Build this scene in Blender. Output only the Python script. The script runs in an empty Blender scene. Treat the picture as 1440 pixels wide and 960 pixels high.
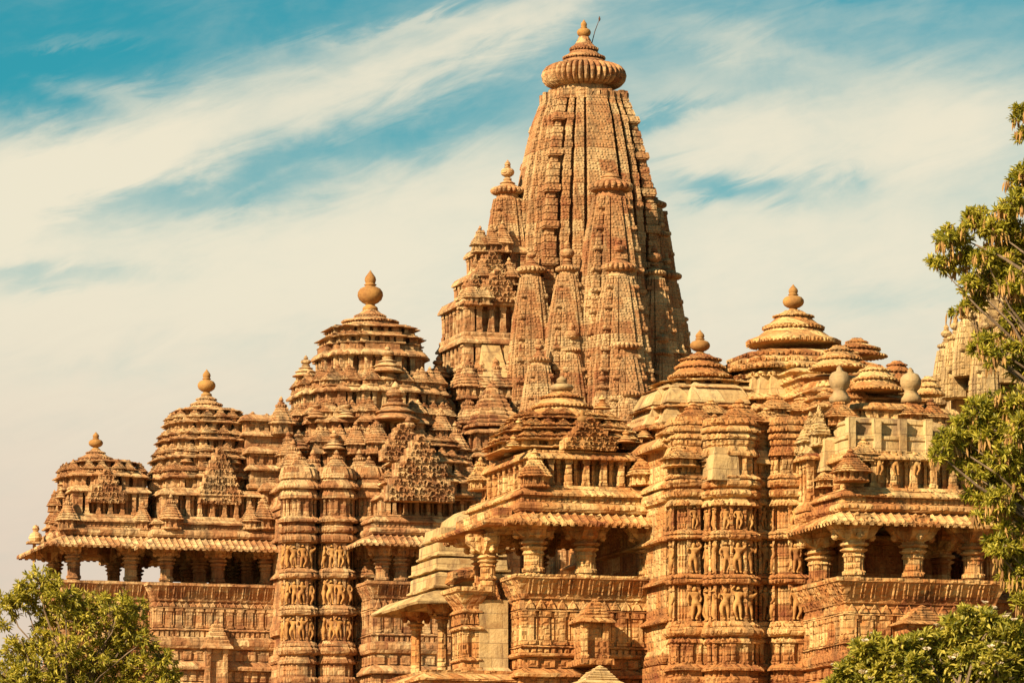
import bpy, math, random
import numpy as np
from mathutils import Vector, Matrix

random.seed(11)
SC = bpy.context.scene
COL = SC.collection
R = math.radians
PI = math.pi

# ------------------------------------------------------------------ camera
FPX, CX, CY = 7000.0, 720.0, 480.0            # focal length in pixels of the 1440x960 picture
PITCH = math.atan(970.0 / FPX)
EYE = 1.7
cam_d = bpy.data.cameras.new('camera')
cam_d.sensor_width = 36.0
cam_d.lens = 36.0 * FPX / 1440.0
cam_d.clip_end = 6000.0
cam = bpy.data.objects.new('camera', cam_d)
cam.location = (0, 0, EYE)
cam.rotation_euler = (PI / 2 + PITCH, 0, 0)
COL.objects.link(cam)
SC.camera = cam

# ------------------------------------------------------------------ world, sun, exposure
SUN_AZ = R(224)          # compass direction the light comes from: 0 = +Y (away from camera), clockwise
SUN_EL = R(33)
sd = Vector((math.sin(SUN_AZ) * math.cos(SUN_EL), math.cos(SUN_AZ) * math.cos(SUN_EL), math.sin(SUN_EL)))
sun_d = bpy.data.lights.new('sun', 'SUN')
sun_d.energy = 5.0
sun_d.angle = R(0.55)
sun_d.color = (1.0, 0.81, 0.56)
sun = bpy.data.objects.new('sun', sun_d)
sun.rotation_euler = sd.to_track_quat('Z', 'Y').to_euler()
sun.location = (-60, -40, 80)
COL.objects.link(sun)
SC.view_settings.view_transform = 'Standard'
SC.view_settings.look = 'None'
SC.view_settings.exposure = 1.12
SC.view_settings.gamma = 1.0
SC.view_settings.use_curve_mapping = False


class NT:
    """tiny node-tree helper"""
    def __init__(s, tree):
        s.t = tree
        tree.nodes.clear()

    def n(s, kind, **kw):
        nd = s.t.nodes.new(kind)
        ins = kw.pop('ins', {})
        for k, v in kw.items():
            setattr(nd, k, v)
        for k, v in ins.items():
            s.put(nd, k, v)
        return nd

    def put(s, nd, k, v):
        sock = nd.inputs[k]
        if isinstance(v, bpy.types.NodeSocket):
            s.t.links.new(v, sock)
        elif isinstance(v, bpy.types.Node):
            s.t.links.new(v.outputs[0], sock)
        else:
            sock.default_value = v

    def m(s, op, a, b=0.0, c=0.0, clamp=False):
        return s.n('ShaderNodeMath', operation=op, use_clamp=clamp, ins={0: a, 1: b, 2: c}).outputs[0]

    def mix(s, f, a, b, mode='MIX'):
        nd = s.n('ShaderNodeMix', data_type='RGBA', blend_type=mode)
        s.put(nd, 0, f); s.put(nd, 6, a); s.put(nd, 7, b)
        return nd.outputs[2]

    def ramp(s, f, stops):
        nd = s.n('ShaderNodeValToRGB', ins={0: f})
        cr = nd.color_ramp
        while len(cr.elements) > 1:
            cr.elements.remove(cr.elements[-1])
        for i, (p, c) in enumerate(stops):
            e = cr.elements[0] if i == 0 else cr.elements.new(p)
            e.position = p
            e.color = c if isinstance(c, tuple) else (c, c, c, 1)
        return nd.outputs[0]

    def maprange(s, v, a, b, c=0.0, d=1.0, smooth=True):
        nd = s.n('ShaderNodeMapRange', interpolation_type='SMOOTHSTEP' if smooth else 'LINEAR')
        for i, x in enumerate((v, a, b, c, d)):
            s.put(nd, i, x)
        return nd.outputs[0]

    def noise(s, vec, scale, detail=4.0, rough=0.55, dist=0.0):
        nd = s.n('ShaderNodeTexNoise')
        s.put(nd, 'Vector', vec)
        nd.inputs['Scale'].default_value = scale
        nd.inputs['Detail'].default_value = detail
        nd.inputs['Roughness'].default_value = rough
        nd.inputs['Distortion'].default_value = dist
        return nd.outputs[0]


def raydir(px, py):
    x, y = (px - CX) / FPX, (CY - py) / FPX
    return Vector((x, math.cos(PITCH) - y * math.sin(PITCH), math.sin(PITCH) + y * math.cos(PITCH)))


def build_world():
    w = bpy.data.worlds.new('World')
    SC.world = w
    w.use_nodes = True
    T = NT(w.node_tree)
    sky = T.n('ShaderNodeTexSky', sky_type='NISHITA', sun_disc=False)
    sky.sun_elevation = SUN_EL
    sky.sun_rotation = SUN_AZ
    sky.air_density = 1.0
    sky.dust_density = 0.6
    sky.ozone_density = 2.0
    tc = T.n('ShaderNodeTexCoord')
    d = tc.outputs['Generated']
    sep = T.n('ShaderNodeSeparateXYZ', ins={0: d})
    X, Y, Z = sep.outputs
    # wispy distortion of the direction
    def stretched(sx, sz, rot, scale, detail, dist=0.0, off=(0, 0, 0)):
        mp = T.n('ShaderNodeMapping', vector_type='POINT')
        T.put(mp, 0, d)
        mp.inputs['Location'].default_value = off
        mp.inputs['Rotation'].default_value = (0, rot, 0)
        mp2 = T.n('ShaderNodeMapping', vector_type='POINT')
        T.put(mp2, 0, mp)
        mp2.inputs['Scale'].default_value = (sx, 1, sz)
        return T.noise(mp2, scale, detail, 0.6, dist)
    n1 = stretched(1.0, 2.2, R(18), 22, 6, 0.6)
    n2 = stretched(1.0, 4.5, R(20), 42, 7, 1.2, (3, 0, 1))
    n3 = stretched(1.0, 3.0, R(8), 90, 6, 0.5, (1, 2, 1))
    n4 = stretched(1.0, 1.5, R(12), 38, 8, 0.3, (5, 1, 2))
    dx = T.m('ADD', X, T.m('MULTIPLY', T.m('SUBTRACT', n1, 0.5), 0.052))
    dz = T.m('ADD', Z, T.m('MULTIPLY', T.m('SUBTRACT', n2, 0.5), 0.012))

    def blob(px, py, rx, ry, ang, amp):
        c = raydir(px, py).normalized()
        a = R(ang)                                     # positive = rising to the right
        ux = T.m('SUBTRACT', dx, c.x)
        uz = T.m('SUBTRACT', dz, c.z)
        p = T.m('ADD', T.m('MULTIPLY', ux, math.cos(a) * FPX / rx), T.m('MULTIPLY', uz, math.sin(a) * FPX / rx))
        q = T.m('ADD', T.m('MULTIPLY', ux, -math.sin(a) * FPX / ry), T.m('MULTIPLY', uz, math.cos(a) * FPX / ry))
        r2 = T.m('ADD', T.m('MULTIPLY', p, p), T.m('MULTIPLY', q, q))
        return T.m('MULTIPLY', T.m('EXPONENT', T.m('MULTIPLY', r2, -1.0)), amp)
    veil = T.maprange(dz, raydir(720, 60).normalized().z, raydir(720, 520).normalized().z, 0.06, 1.02)
    acc = veil
    for b in SKY_BLOBS:
        acc = T.m('ADD', acc, blob(*b))
    tex = T.m('ADD', T.m('MULTIPLY', T.m('SUBTRACT', n2, 0.5), 0.30), T.m('MULTIPLY', T.m('SUBTRACT', n3, 0.5), 0.35))
    tex = T.m('ADD', tex, T.m('MULTIPLY', T.m('SUBTRACT', n4, 0.5), 0.9))
    acc = T.m('ADD', acc, T.m('MULTIPLY', tex, 0.62))
    mask = T.m('MULTIPLY', T.maprange(acc, -0.12, 1.12, 0, 1), 0.97, clamp=True)
    cloud = T.mix(T.maprange(dz, raydir(720, 330).normalized().z, raydir(720, 900).normalized().z, 0, 1),
                  (8.1, 7.4, 5.7, 1), (7.3, 5.8, 4.6, 1))
    blue = T.mix(1.0, sky.outputs[0], SKY_TINT, 'MULTIPLY')
    col = T.mix(mask, blue, cloud)
    bg = T.n('ShaderNodeBackground', ins={0: col, 1: 0.05})
    out = T.n('ShaderNodeOutputWorld', ins={0: bg})


SKY_TINT = (0.13, 0.78, 0.68, 1)
SKY_BLOBS = [
    (330, 165, 560, 66, 17, 0.55), (60, 275, 300, 85, 14, 0.45), (720, 35, 230, 40, 21, 0.50),
    (150, 122, 75, 20, -8, 0.35), (480, 330, 430, 100, 10, 0.35), (1130, 190, 330, 85, 4, 0.50),
    (1330, 150, 260, 95, 0, 0.40), (1020, 60, 110, 30, -10, 0.35), (1250, 330, 380, 60, 3, 0.22),
    (1050, 262, 110, 22, -4, -0.60), (270, 285, 180, 34, 15, -0.45), (90, 392, 150, 24, 4, -0.50),
    (950, 165, 80, 16, 16, -0.40), (560, 190, 180, 40, 14, -0.22), (60, 110, 190, 60, 12, -0.30),
    (100, 62, 80, 11, 8, 0.28), (930, 110, 200, 50, 10, 0.20), (1200, 20, 260, 26, 2, 0.20), (560, 40, 120, 16, 12, 0.30),
    (640, 250, 130, 45, 20, 0.18), (420, 470, 260, 26, 6, -0.14), (1250, 420, 160, 18, 3, -0.16), (200, 520, 200, 20, 4, -0.12),
]
build_world()

# ------------------------------------------------------------------ materials
def rgb(h, s=1.0):
    """sRGB hex -> linear"""
    out = []
    for i in (0, 2, 4):
        c = int(h[i:i + 2], 16) / 255.0
        out.append((c / 12.92 if c <= 0.04045 else ((c + 0.055) / 1.055) ** 2.4) * s)
    return (*out, 1)


def stone_material(name, light, mid, dark, stain, stain_amt=0.5, carve=0.0, carve_scale=5.0,
                   course=(0.62, 0.30), bump=0.5, mortar=0.28, block_var=0.55, rough=0.9):
    m = bpy.data.materials.new(name)
    m.use_nodes = True
    T = NT(m.node_tree)
    geo = T.n('ShaderNodeNewGeometry')
    pos = geo.outputs['Position']
    sep = T.n('ShaderNodeSeparateXYZ', ins={0: pos})
    s = T.m('ADD', T.m('MULTIPLY', sep.outputs[0], 0.672), T.m('MULTIPLY', sep.outputs[1], 1.244))
    jig = T.noise(pos, 1.3, 2)
    zz = T.m('ADD', sep.outputs[2], T.m('MULTIPLY', jig, 0.05))
    comb = T.n('ShaderNodeCombineXYZ', ins={0: s, 1: zz, 2: 0.0})
    br = T.n('ShaderNodeTexBrick', offset=0.43, offset_frequency=2, squash=0.8, squash_frequency=3)
    T.put(br, 'Vector', comb)
    for k, v in (('Color1', (0, 0, 0, 1)), ('Color2', (1, 1, 1, 1)), ('Mortar', (0.5, 0.5, 0.5, 1)), ('Scale', 1.0),
                 ('Mortar Size', 0.012), ('Mortar Smooth', 0.3), ('Bias', 0.0),
                 ('Brick Width', course[0]), ('Row Height', course[1])):
        br.inputs[k].default_value = v
    blk = br.outputs['Color']
    mor = br.outputs['Fac']
    n_big = T.noise(pos, 0.33, 5, 0.6)
    n_mid = T.noise(pos, 1.9, 6, 0.65, 0.4)
    n_fine = T.noise(pos, 11.0, 5, 0.7)
    mp = T.n('ShaderNodeMapping')
    T.put(mp, 0, pos)
    mp.inputs['Scale'].default_value = (1.6, 1.6, 0.22)
    n_str = T.noise(mp, 1.5, 6, 0.65, 0.6)
    f = T.m('ADD', T.m('MULTIPLY', blk, block_var), T.m('MULTIPLY', T.m('ADD', T.m('MULTIPLY', T.m('SUBTRACT', n_mid, 0.5), 1.6), 0.5), 0.75))
    f = T.m('ADD', f, T.m('MULTIPLY', T.m('SUBTRACT', n_fine, 0.5), 0.5))
    f = T.m('ADD', f, T.m('MULTIPLY', T.m('SUBTRACT', n_big, 0.5), 0.8))
    base = T.ramp(T.m('MULTIPLY', f, 0.80), [(0.10, dark), (0.42, mid), (0.80, light)])
    st = T.m('ADD', T.m('MULTIPLY', n_str, 0.75), T.m('MULTIPLY', n_mid, 0.45))
    st = T.maprange(st, 0.56, 0.76, 0, stain_amt)
    base = T.mix(st, base, stain)
    base = T.mix(T.m('MULTIPLY', mor, mortar), base, stain)
    bs = T.n('ShaderNodeBsdfPrincipled')
    bs.inputs['Roughness'].default_value = rough
    bs.inputs['Specular IOR Level'].default_value = 0.15
    h = T.m('ADD', T.m('MULTIPLY', n_mid, 0.5), T.m('MULTIPLY', n_fine, 0.45))
    h = T.m('SUBTRACT', h, T.m('MULTIPLY', mor, 0.12))
    if carve > 0:
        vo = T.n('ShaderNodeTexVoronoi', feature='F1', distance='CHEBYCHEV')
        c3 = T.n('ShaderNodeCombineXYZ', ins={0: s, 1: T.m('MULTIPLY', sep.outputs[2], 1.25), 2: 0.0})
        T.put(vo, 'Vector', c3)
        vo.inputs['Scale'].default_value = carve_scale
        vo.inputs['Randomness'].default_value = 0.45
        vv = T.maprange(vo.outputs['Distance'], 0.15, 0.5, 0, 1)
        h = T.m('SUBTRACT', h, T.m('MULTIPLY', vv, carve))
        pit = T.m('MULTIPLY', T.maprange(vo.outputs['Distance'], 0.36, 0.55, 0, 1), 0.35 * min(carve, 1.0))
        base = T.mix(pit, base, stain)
    bm = T.n('ShaderNodeBump')
    bm.inputs['Strength'].default_value = 1.0
    bm.inputs['Distance'].default_value = 0.09 * bump
    T.put(bm, 'Height', h)
    T.put(bs, 'Base Color', base)
    T.put(bs, 'Normal', bm)
    T.n('ShaderNodeOutputMaterial', ins={0: bs})
    return m


def plain_material(name, c1, c2, scale=3.0, rough=0.8, bump=0.3):
    m = bpy.data.materials.new(name)
    m.use_nodes = True
    T = NT(m.node_tree)
    geo = T.n('ShaderNodeNewGeometry')
    n = T.noise(geo.outputs['Position'], scale, 5, 0.6)
    base = T.ramp(n, [(0.3, c1), (0.7, c2)])
    bs = T.n('ShaderNodeBsdfPrincipled', ins={'Base Color': base, 'Roughness': rough, 'Specular IOR Level': 0.2})
    bm = T.n('ShaderNodeBump', ins={'Height': n, 'Strength': 0.8, 'Distance': 0.05 * bump})
    T.put(bs, 'Normal', bm)
    T.n('ShaderNodeOutputMaterial', ins={0: bs})
    return m


def leaf_material(name, stops, trans=0.45, rough=0.5):
    m = bpy.data.materials.new(name)
    m.use_nodes = True
    T = NT(m.node_tree)
    geo = T.n('ShaderNodeNewGeometry')
    big = T.noise(geo.outputs['Position'], 0.9, 3)
    f = T.m('ADD', T.m('MULTIPLY', geo.outputs['Random Per Island'], 0.65), T.m('MULTIPLY', big, 0.4))
    base = T.ramp(f, stops)
    bs = T.n('ShaderNodeBsdfPrincipled', ins={'Base Color': base, 'Roughness': rough, 'Specular IOR Level': 0.35})
    tr = T.n('ShaderNodeBsdfTranslucent', ins={0: T.mix(1.0, base, (1.0, 1.0, 0.5, 1), 'MULTIPLY')})
    mx = T.n('ShaderNodeMixShader', ins={0: trans, 1: bs, 2: tr})
    T.n('ShaderNodeOutputMaterial', ins={0: mx})
    return m


M = {}
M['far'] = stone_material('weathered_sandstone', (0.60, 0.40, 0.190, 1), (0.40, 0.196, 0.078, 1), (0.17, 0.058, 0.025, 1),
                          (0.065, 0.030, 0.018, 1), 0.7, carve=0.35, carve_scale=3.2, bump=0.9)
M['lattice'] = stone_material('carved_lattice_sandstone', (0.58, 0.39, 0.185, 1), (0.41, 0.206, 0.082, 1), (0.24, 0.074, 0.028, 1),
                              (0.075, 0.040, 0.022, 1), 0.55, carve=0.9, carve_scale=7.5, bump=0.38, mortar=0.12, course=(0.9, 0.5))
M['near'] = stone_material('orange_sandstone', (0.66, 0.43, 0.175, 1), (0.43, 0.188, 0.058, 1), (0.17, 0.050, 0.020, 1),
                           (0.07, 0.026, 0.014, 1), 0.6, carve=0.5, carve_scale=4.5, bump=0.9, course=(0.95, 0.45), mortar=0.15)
M['plain'] = stone_material('plain_pale_sandstone', (0.58, 0.42, 0.205, 1), (0.47, 0.315, 0.135, 1), (0.28, 0.155, 0.060, 1),
                            (0.12, 0.062, 0.034, 1), 0.75, bump=0.6, course=(0.75, 0.42), block_var=0.4, mortar=0.45)
M['pot'] = stone_material('finial_sandstone', (0.48, 0.29, 0.10, 1), (0.37, 0.19, 0.055, 1), (0.20, 0.085, 0.028, 1),
                          (0.14, 0.08, 0.04, 1), 0.45, bump=0.4, mortar=0.0, block_var=0.1)
M['palepot'] = stone_material('lichen_pale_stone', (0.50, 0.38, 0.20, 1), (0.36, 0.24, 0.11, 1), (0.18, 0.10, 0.045, 1),
                              (0.16, 0.10, 0.06, 1), 0.5, bump=0.5, mortar=0.0, block_var=0.1)
M['figure'] = stone_material('figure_sandstone', (0.54, 0.34, 0.125, 1), (0.40, 0.20, 0.060, 1), (0.22, 0.09, 0.03, 1),
                             (0.15, 0.07, 0.035, 1), 0.35, bump=0.35, mortar=0.0, block_var=0.2)
M['iron'] = plain_material('rusty_iron', (0.05, 0.035, 0.03, 1), (0.12, 0.06, 0.04, 1))
M['bark'] = plain_material('bark', (0.10, 0.065, 0.04, 1), (0.22, 0.15, 0.09, 1), 6.0, 0.9, 1.0)
M['soil'] = plain_material('dry_ground', (0.20, 0.15, 0.07, 1), (0.12, 0.13, 0.04, 1), 0.15, 0.95, 1.0)
M['leafR'] = leaf_material('tree_leaves', [(0.1, (0.07, 0.085, 0.010, 1)), (0.42, (0.29, 0.265, 0.024, 1)), (0.78, (0.58, 0.48, 0.065, 1))])
M['leafL'] = leaf_material('feathery_leaves', [(0.1, (0.08, 0.09, 0.014, 1)), (0.42, (0.33, 0.285, 0.03, 1)), (0.78, (0.62, 0.50, 0.08, 1))])
M['leafB'] = leaf_material('broad_leaves', [(0.1, (0.06, 0.075, 0.012, 1)), (0.42, (0.28, 0.255, 0.026, 1)), (0.78, (0.56, 0.46, 0.08, 1))])
M['pod'] = leaf_material('dry_pods', [(0.2, (0.22, 0.10, 0.03, 1)), (0.8, (0.50, 0.28, 0.08, 1))], 0.2, 0.7)
M['petal'] = leaf_material('cream_petals', [(0.2, (0.55, 0.42, 0.30, 1)), (0.8, (0.75, 0.62, 0.45, 1))], 0.3, 0.6)

# ------------------------------------------------------------------ mesh builder
class MB:
    def __init__(s):
        s.v, s.f = [], []

    def add(s, vs, fs):
        o = len(s.v)
        s.v.extend(vs)
        s.f.extend([tuple(i + o for i in f) for f in fs])

    def merge(s, other, loc=(0, 0, 0), scale=1.0, rot=0.0):
        c, n = math.cos(rot), math.sin(rot)
        sx, sy, sz = (scale, scale, scale) if not isinstance(scale, tuple) else scale
        s.add([(loc[0] + (x * sx) * c - (y * sy) * n, loc[1] + (x * sx) * n + (y * sy) * c, loc[2] + z * sz)
               for x, y, z in other.v], other.f)

    def box(s, x0, x1, y0, y1, z0, z1):
        s.add([(x0, y0, z0), (x1, y0, z0), (x1, y1, z0), (x0, y1, z0), (x0, y0, z1), (x1, y0, z1), (x1, y1, z1), (x0, y1, z1)],
              [(3, 2, 1, 0), (4, 5, 6, 7), (0, 1, 5, 4), (1, 2, 6, 5), (2, 3, 7, 6), (3, 0, 4, 7)])

    def loft(s, plan, rings, c=(0, 0), cap=True, tags=None, tagoff=None):
        """plan CCW; rings (scale, offset, z), offset is a mitred outset."""
        n = len(plan)
        P = np.array(plan, float)
        nx = np.roll(P, -1, 0) - P
        ln = np.maximum(np.hypot(nx[:, 0], nx[:, 1]), 1e-9)
        en = np.stack([nx[:, 1] / ln, -nx[:, 0] / ln], 1)
        ep = np.roll(en, 1, 0)
        dot = np.maximum((en * ep).sum(1), -0.6)
        mit = (en + ep) / (1 + dot)[:, None]
        vs = []
        for k, (sc, off, z) in enumerate(rings):
            o = np.full(n, off)
            if tagoff is not None:
                o = o + np.array([tagoff(t, k) for t in tags])
            Q = P * sc + mit * o[:, None]
            vs += [(c[0] + q[0], c[1] + q[1], z) for q in Q]
        fs = []
        for k in range(len(rings) - 1):
            a, b = k * n, (k + 1) * n
            for i in range(n):
                j = (i + 1) % n
                fs.append((a + i, a + j, b + j, b + i))
        if cap:
            fs.append(tuple(range(n - 1, -1, -1)))
            a = (len(rings) - 1) * n
            fs.append(tuple(range(a, a + n)))
        s.add(vs, fs)

    def lathe(s, prof, c=(0, 0), n=32, ribs=0, amp=0.0):
        """prof (r, z) from bottom to top; ribs modulates the radius"""
        if ribs:
            n = ribs * 6
        vs, fs = [], []
        for r, z in prof:
            for i in range(n):
                a = 2 * PI * i / n
                rr = r
                if ribs:
                    rr = r * (1 - amp * (1 - abs(math.sin(ribs * a / 2)) ** 0.7))
                vs.append((c[0] + rr * math.cos(a), c[1] + rr * math.sin(a), z))
        for k in range(len(prof) - 1):
            for i in range(n):
                j = (i + 1) % n
                fs.append((k * n + i, k * n + j, (k + 1) * n + j, (k + 1) * n + i))
        fs.append(tuple(range(n - 1, -1, -1)))
        a = (len(prof) - 1) * n
        fs.append(tuple(range(a, a + n)))
        s.add(vs, fs)

    def tube(s, pts, rad, n=8):
        vs, fs = [], []
        pts = [Vector(p) for p in pts]
        for i, p in enumerate(pts):
            t = (pts[min(i + 1, len(pts) - 1)] - pts[max(i - 1, 0)]).normalized()
            a = t.orthogonal().normalized()
            b = t.cross(a)
            for k in range(n):
                w = 2 * PI * k / n
                q = p + (a * math.cos(w) + b * math.sin(w)) * rad[i]
                vs.append(tuple(q))
        for i in range(len(pts) - 1):
            for k in range(n):
                j = (k + 1) % n
                fs.append((i * n + k, i * n + j, (i + 1) * n + j, (i + 1) * n + k))
        fs.append(tuple(range(n - 1, -1, -1)))
        fs.append(tuple((len(pts) - 1) * n + k for k in range(n)))
        s.add(vs, fs)

    def mesh(s, name, mat, jitter=0.0, smooth=False):
        me = bpy.data.meshes.new(name)
        v = s.v
        if jitter:
            rnd = np.random.RandomState(len(v) % 9973)
            v = (np.array(v) + rnd.uniform(-jitter, jitter, (len(v), 3))).tolist()
        me.from_pydata(v, [], s.f)
        me.materials.append(mat)
        if smooth:
            me.polygons.foreach_set('use_smooth', [True] * len(me.polygons))
        me.update()
        return me

    def build(s, name, mat, parent=None, jitter=0.012, smooth=False):
        return link(name, s.mesh(name, mat, jitter, smooth), parent)


def link(name, me, parent=None, loc=(0, 0, 0), rot=0.0, scale=1.0):
    o = bpy.data.objects.new(name, me)
    COL.objects.link(o)
    if parent is not None:
        o.parent = parent
    o.location = loc
    o.rotation_euler = (0, 0, rot)
    o.scale = scale if isinstance(scale, tuple) else (scale,) * 3
    return o


def thing(name, label, cat, loc=(0, 0, 0), rot=0.0, group=None):
    o = link(name, None, None, loc, rot)
    o['label'] = label
    o['category'] = cat
    if group:
        o['group'] = group
    return o


# ------------------------------------------------------------------ frames: picture -> place
YAW = math.atan(2085.0 / FPX)
CU, SU = math.cos(YAW), math.sin(YAW)


class Frame:
    """local axes of a temple: u along its axis (right, a little away), v away from the camera, z up"""
    def __init__(s, px, dist):
        d = raydir(px, 480)
        s.o = Vector((d.x / d.y * dist, dist, 0))
        s.k = dist / FPX                                # metres per picture pixel

    def at(s, px, py, v=0.0):
        d = raydir(px, py)
        # local v of point t*d (horizontal): (-SU, CU).(P - o)
        den = -SU * d.x + CU * d.y
        t = (v + (-SU * s.o.x + CU * s.o.y)) / den
        X, Y = t * d.x - s.o.x, t * d.y - s.o.y
        return (CU * X + SU * Y, v, EYE + t * d.z)

    def u(s, px, v=0.0, py=600):
        return s.at(px, py, v)[0]

    def z(s, py, v=0.0, px=720):
        return s.at(px, py, v)[2]


# ------------------------------------------------------------------ plans and profiles
def subdivide(plan, tags, seg):
    P, T = [], []
    n = len(plan)
    for i in range(n):
        a, b = plan[i], plan[(i + 1) % n]
        P.append(a); T.append(tags[i])
        L = math.hypot(b[0] - a[0], b[1] - a[1])
        m = int(L / seg)
        for k in range(1, m + 1):
            t = k / (m + 1)
            P.append((a[0] + (b[0] - a[0]) * t, a[1] + (b[1] - a[1]) * t))
            T.append(tags[i] if tags[i] == tags[(i + 1) % n] else -1)
    return P, T


def ratha(bands, w=1.0, g=0.0, s=0.0):
    """stepped square plan. bands [(t, d)...] from centre to corner, last t == d. Returns plan, tags."""
    half = []
    for i, (t, d) in enumerate(bands):
        t0 = bands[i - 1][0] + g if i else 0.0
        t1 = t - g if i < len(bands) - 1 else t
        if i:
            if s:
                half.append((t0, d - s, -1))
            half.append((t0, d, i))
        half.append((t1, d, i))
        if i < len(bands) - 1 and s:
            half.append((t1, bands[i + 1][1] - s, -1))
    side = [(-t, -d, k) for t, d, k in reversed(half)] + [(t, -d, k) for t, d, k in half]
    plan, tags = [], []
    for q in range(4):
        c, n = [(1, 0), (0, 1), (-1, 0), (0, -1)][q]
        for (x, y, k) in side[:-1]:
            plan.append(((x * c - y * n) * w, (x * n + y * c) * w))
            tags.append(k)
    return plan, tags


def rect(u0, u1, v0, v1):
    return [(u0, v0), (u1, v0), (u1, v1), (u0, v1)]


def ngon(n, r, ph=0.0):
    return [(r * math.cos(2 * PI * (i + ph) / n), r * math.sin(2 * PI * (i + ph) / n)) for i in range(n)]


def p_roll(z0, z1, a, sc=1.0, n=5):
    """half-round moulding"""
    return [(sc, a * math.sin(PI * i / n) ** 0.6 if 0 < i < n else 0.0, z0 + (z1 - z0) * (0.5 - 0.5 * math.cos(PI * i / n))) for i in range(n + 1)]


def p_cornice(z0, z1, a, sc=1.0):
    """projecting drip: flat underside, rounded nose, sloping top"""
    h = z1 - z0
    return [(sc, 0, z0), (sc, a, z0 + 0.02 * h), (sc, a * 1.06, z0 + 0.28 * h), (sc, a * 0.75, z0 + 0.5 * h),
            (sc, a * 0.35, z0 + 0.8 * h), (sc, 0, z1)]


def p_wall(z0, z1, off=0.0, sc=1.0):
    return [(sc, off, z0), (sc, off, z1)]


def along(plan, spacing, min_len=0.25, inset=0.0):
    """points spread on the edges of a plan: (x, y, nx, ny, edge_len)"""
    out = []
    n = len(plan)
    for i in range(n):
        a, b = plan[i], plan[(i + 1) % n]
        dx, dy = b[0] - a[0], b[1] - a[1]
        L = math.hypot(dx, dy)
        if L < min_len:
            continue
        nx, ny = dy / L, -dx / L
        m = max(1, round((L - 2 * inset) / spacing))
        for k in range(m + 1):
            t = (inset + (L - 2 * inset) * k / m) / L
            out.append((a[0] + dx * t, a[1] + dy * t, nx, ny, L))
    return out


def pilasters(mb, plan, z0, z1, spacing, width, depth, c=(0, 0), min_len=0.3, back=0.05):
    for x, y, nx, ny, L in along(plan, spacing, min_len, width * 0.55):
        tx, ty = -ny, nx
        hw = width / 2
        zm0, zm1 = z0 + (z1 - z0) * 0.14, z0 + (z1 - z0) * 0.84
        for (a, b, w_, d_) in ((z0, zm0, hw * 1.35, depth * 1.15), (zm0, zm1, hw, depth), (zm1, z1, hw * 1.4, depth * 1.25)):
            q = []
            for z in (a, b):
                for (e, f) in ((-w_, -back), (-w_, d_), (w_, d_), (w_, -back)):
                    q.append((c[0] + x + tx * e + nx * f, c[1] + y + ty * e + ny * f, z))
            mb.add(q, [(0, 1, 5, 4), (1, 2, 6, 5), (2, 3, 7, 6), (3, 2, 1, 0), (4, 5, 6, 7)])


def dentils(mb, plan, z0, z1, spacing, depth, c=(0, 0), tri=False, min_len=0.3):
    for x, y, nx, ny, L in along(plan, spacing, min_len, spacing * 0.5):
        tx, ty = -ny, nx
        hw = spacing * (0.46 if tri else 0.30)
        def P(e, f, z):
            return (c[0] + x + tx * e + nx * f, c[1] + y + ty * e + ny * f, z)
        if tri:
            mb.add([P(-hw, 0.0, z0), P(hw, 0.0, z0), P(0, 0.0, z1), P(-hw * 0.9, depth, z0), P(hw * 0.9, depth, z0), P(0, depth * 0.8, z1)],
                   [(3, 4, 5), (0, 3, 5, 2), (4, 1, 2, 5), (0, 1, 4, 3)])
        else:
            q = []
            for z in (z0, z1):
                for (e, f) in ((-hw, -0.03), (-hw, depth), (hw, depth), (hw, -0.03)):
                    q.append(P(e, f, z))
            mb.add(q, [(0, 1, 5, 4), (1, 2, 6, 5), (2, 3, 7, 6), (3, 2, 1, 0), (4, 5, 6, 7)])


# ------------------------------------------------------------------ reusable pieces
def kalasha(h, r):
    """vase finial, height h, pot radius r"""
    mb = MB()
    p = [(0.55, 0.0), (0.62, 0.04), (0.55, 0.09), (0.40, 0.12), (0.36, 0.16), (0.62, 0.20), (0.88, 0.27), (1.0, 0.37), (0.97, 0.46),
         (0.80, 0.54), (0.52, 0.585), (0.36, 0.60), (0.46, 0.625), (0.50, 0.645), (0.36, 0.67), (0.40, 0.70), (0.45, 0.76), (0.40, 0.83),
         (0.24, 0.90), (0.10, 0.96), (0.03, 1.0)]
    mb.lathe([(a * r, b * h) for a, b in p], n=24)
    return mb


def amalaka(r, h, ribs=26, amp=0.16):
    mb = MB()
    p = []
    for i in range(9):
        a = -PI / 2 + PI * i / 8
        p.append((r * (0.52 + 0.48 * math.cos(a) ** 0.7 if math.cos(a) > 1e-6 else 0.52), h * (0.5 + 0.5 * math.sin(a))))
    mb.lathe(p, ribs=ribs, amp=amp)
    return mb


def disc_stack(mb, discs, c=(0, 0), n=44, fringe=True):
    """discs [(r, z0, z1)...] from bottom to top; each a rounded slab with a dark undercut"""
    for i, (r, z0, z1) in enumerate(discs):
        h = z1 - z0
        rn = discs[i + 1][0] if i + 1 < len(discs) else r * 0.55
        p = [(r * 0.84, z0 - 0.05 * h), (r * 0.95, z0), (r, z0 + 0.06 * h), (r, z0 + 0.20 * h), (r * 0.93, z0 + 0.27 * h),
             (r * 0.52 + rn * 0.40, z0 + 0.45 * h), (r * 0.20 + rn * 0.68, z0 + 0.74 * h), (rn * 0.82, z1), (rn * 0.84, z1 + 0.06 * h)]
        mb.lathe(p, c, n)
        if fringe:
            m = max(20, int(2 * PI * r / 0.13))
            for k in range(m):
                a = 2 * PI * k / m
                x, y = c[0] + r * 0.985 * math.cos(a), c[1] + r * 0.985 * math.sin(a)
                q = 0.03
                mb.box(x - q, x + q, y - q, y + q, z0 - 0.06 * h, z0 + 0.17 * h)


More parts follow.
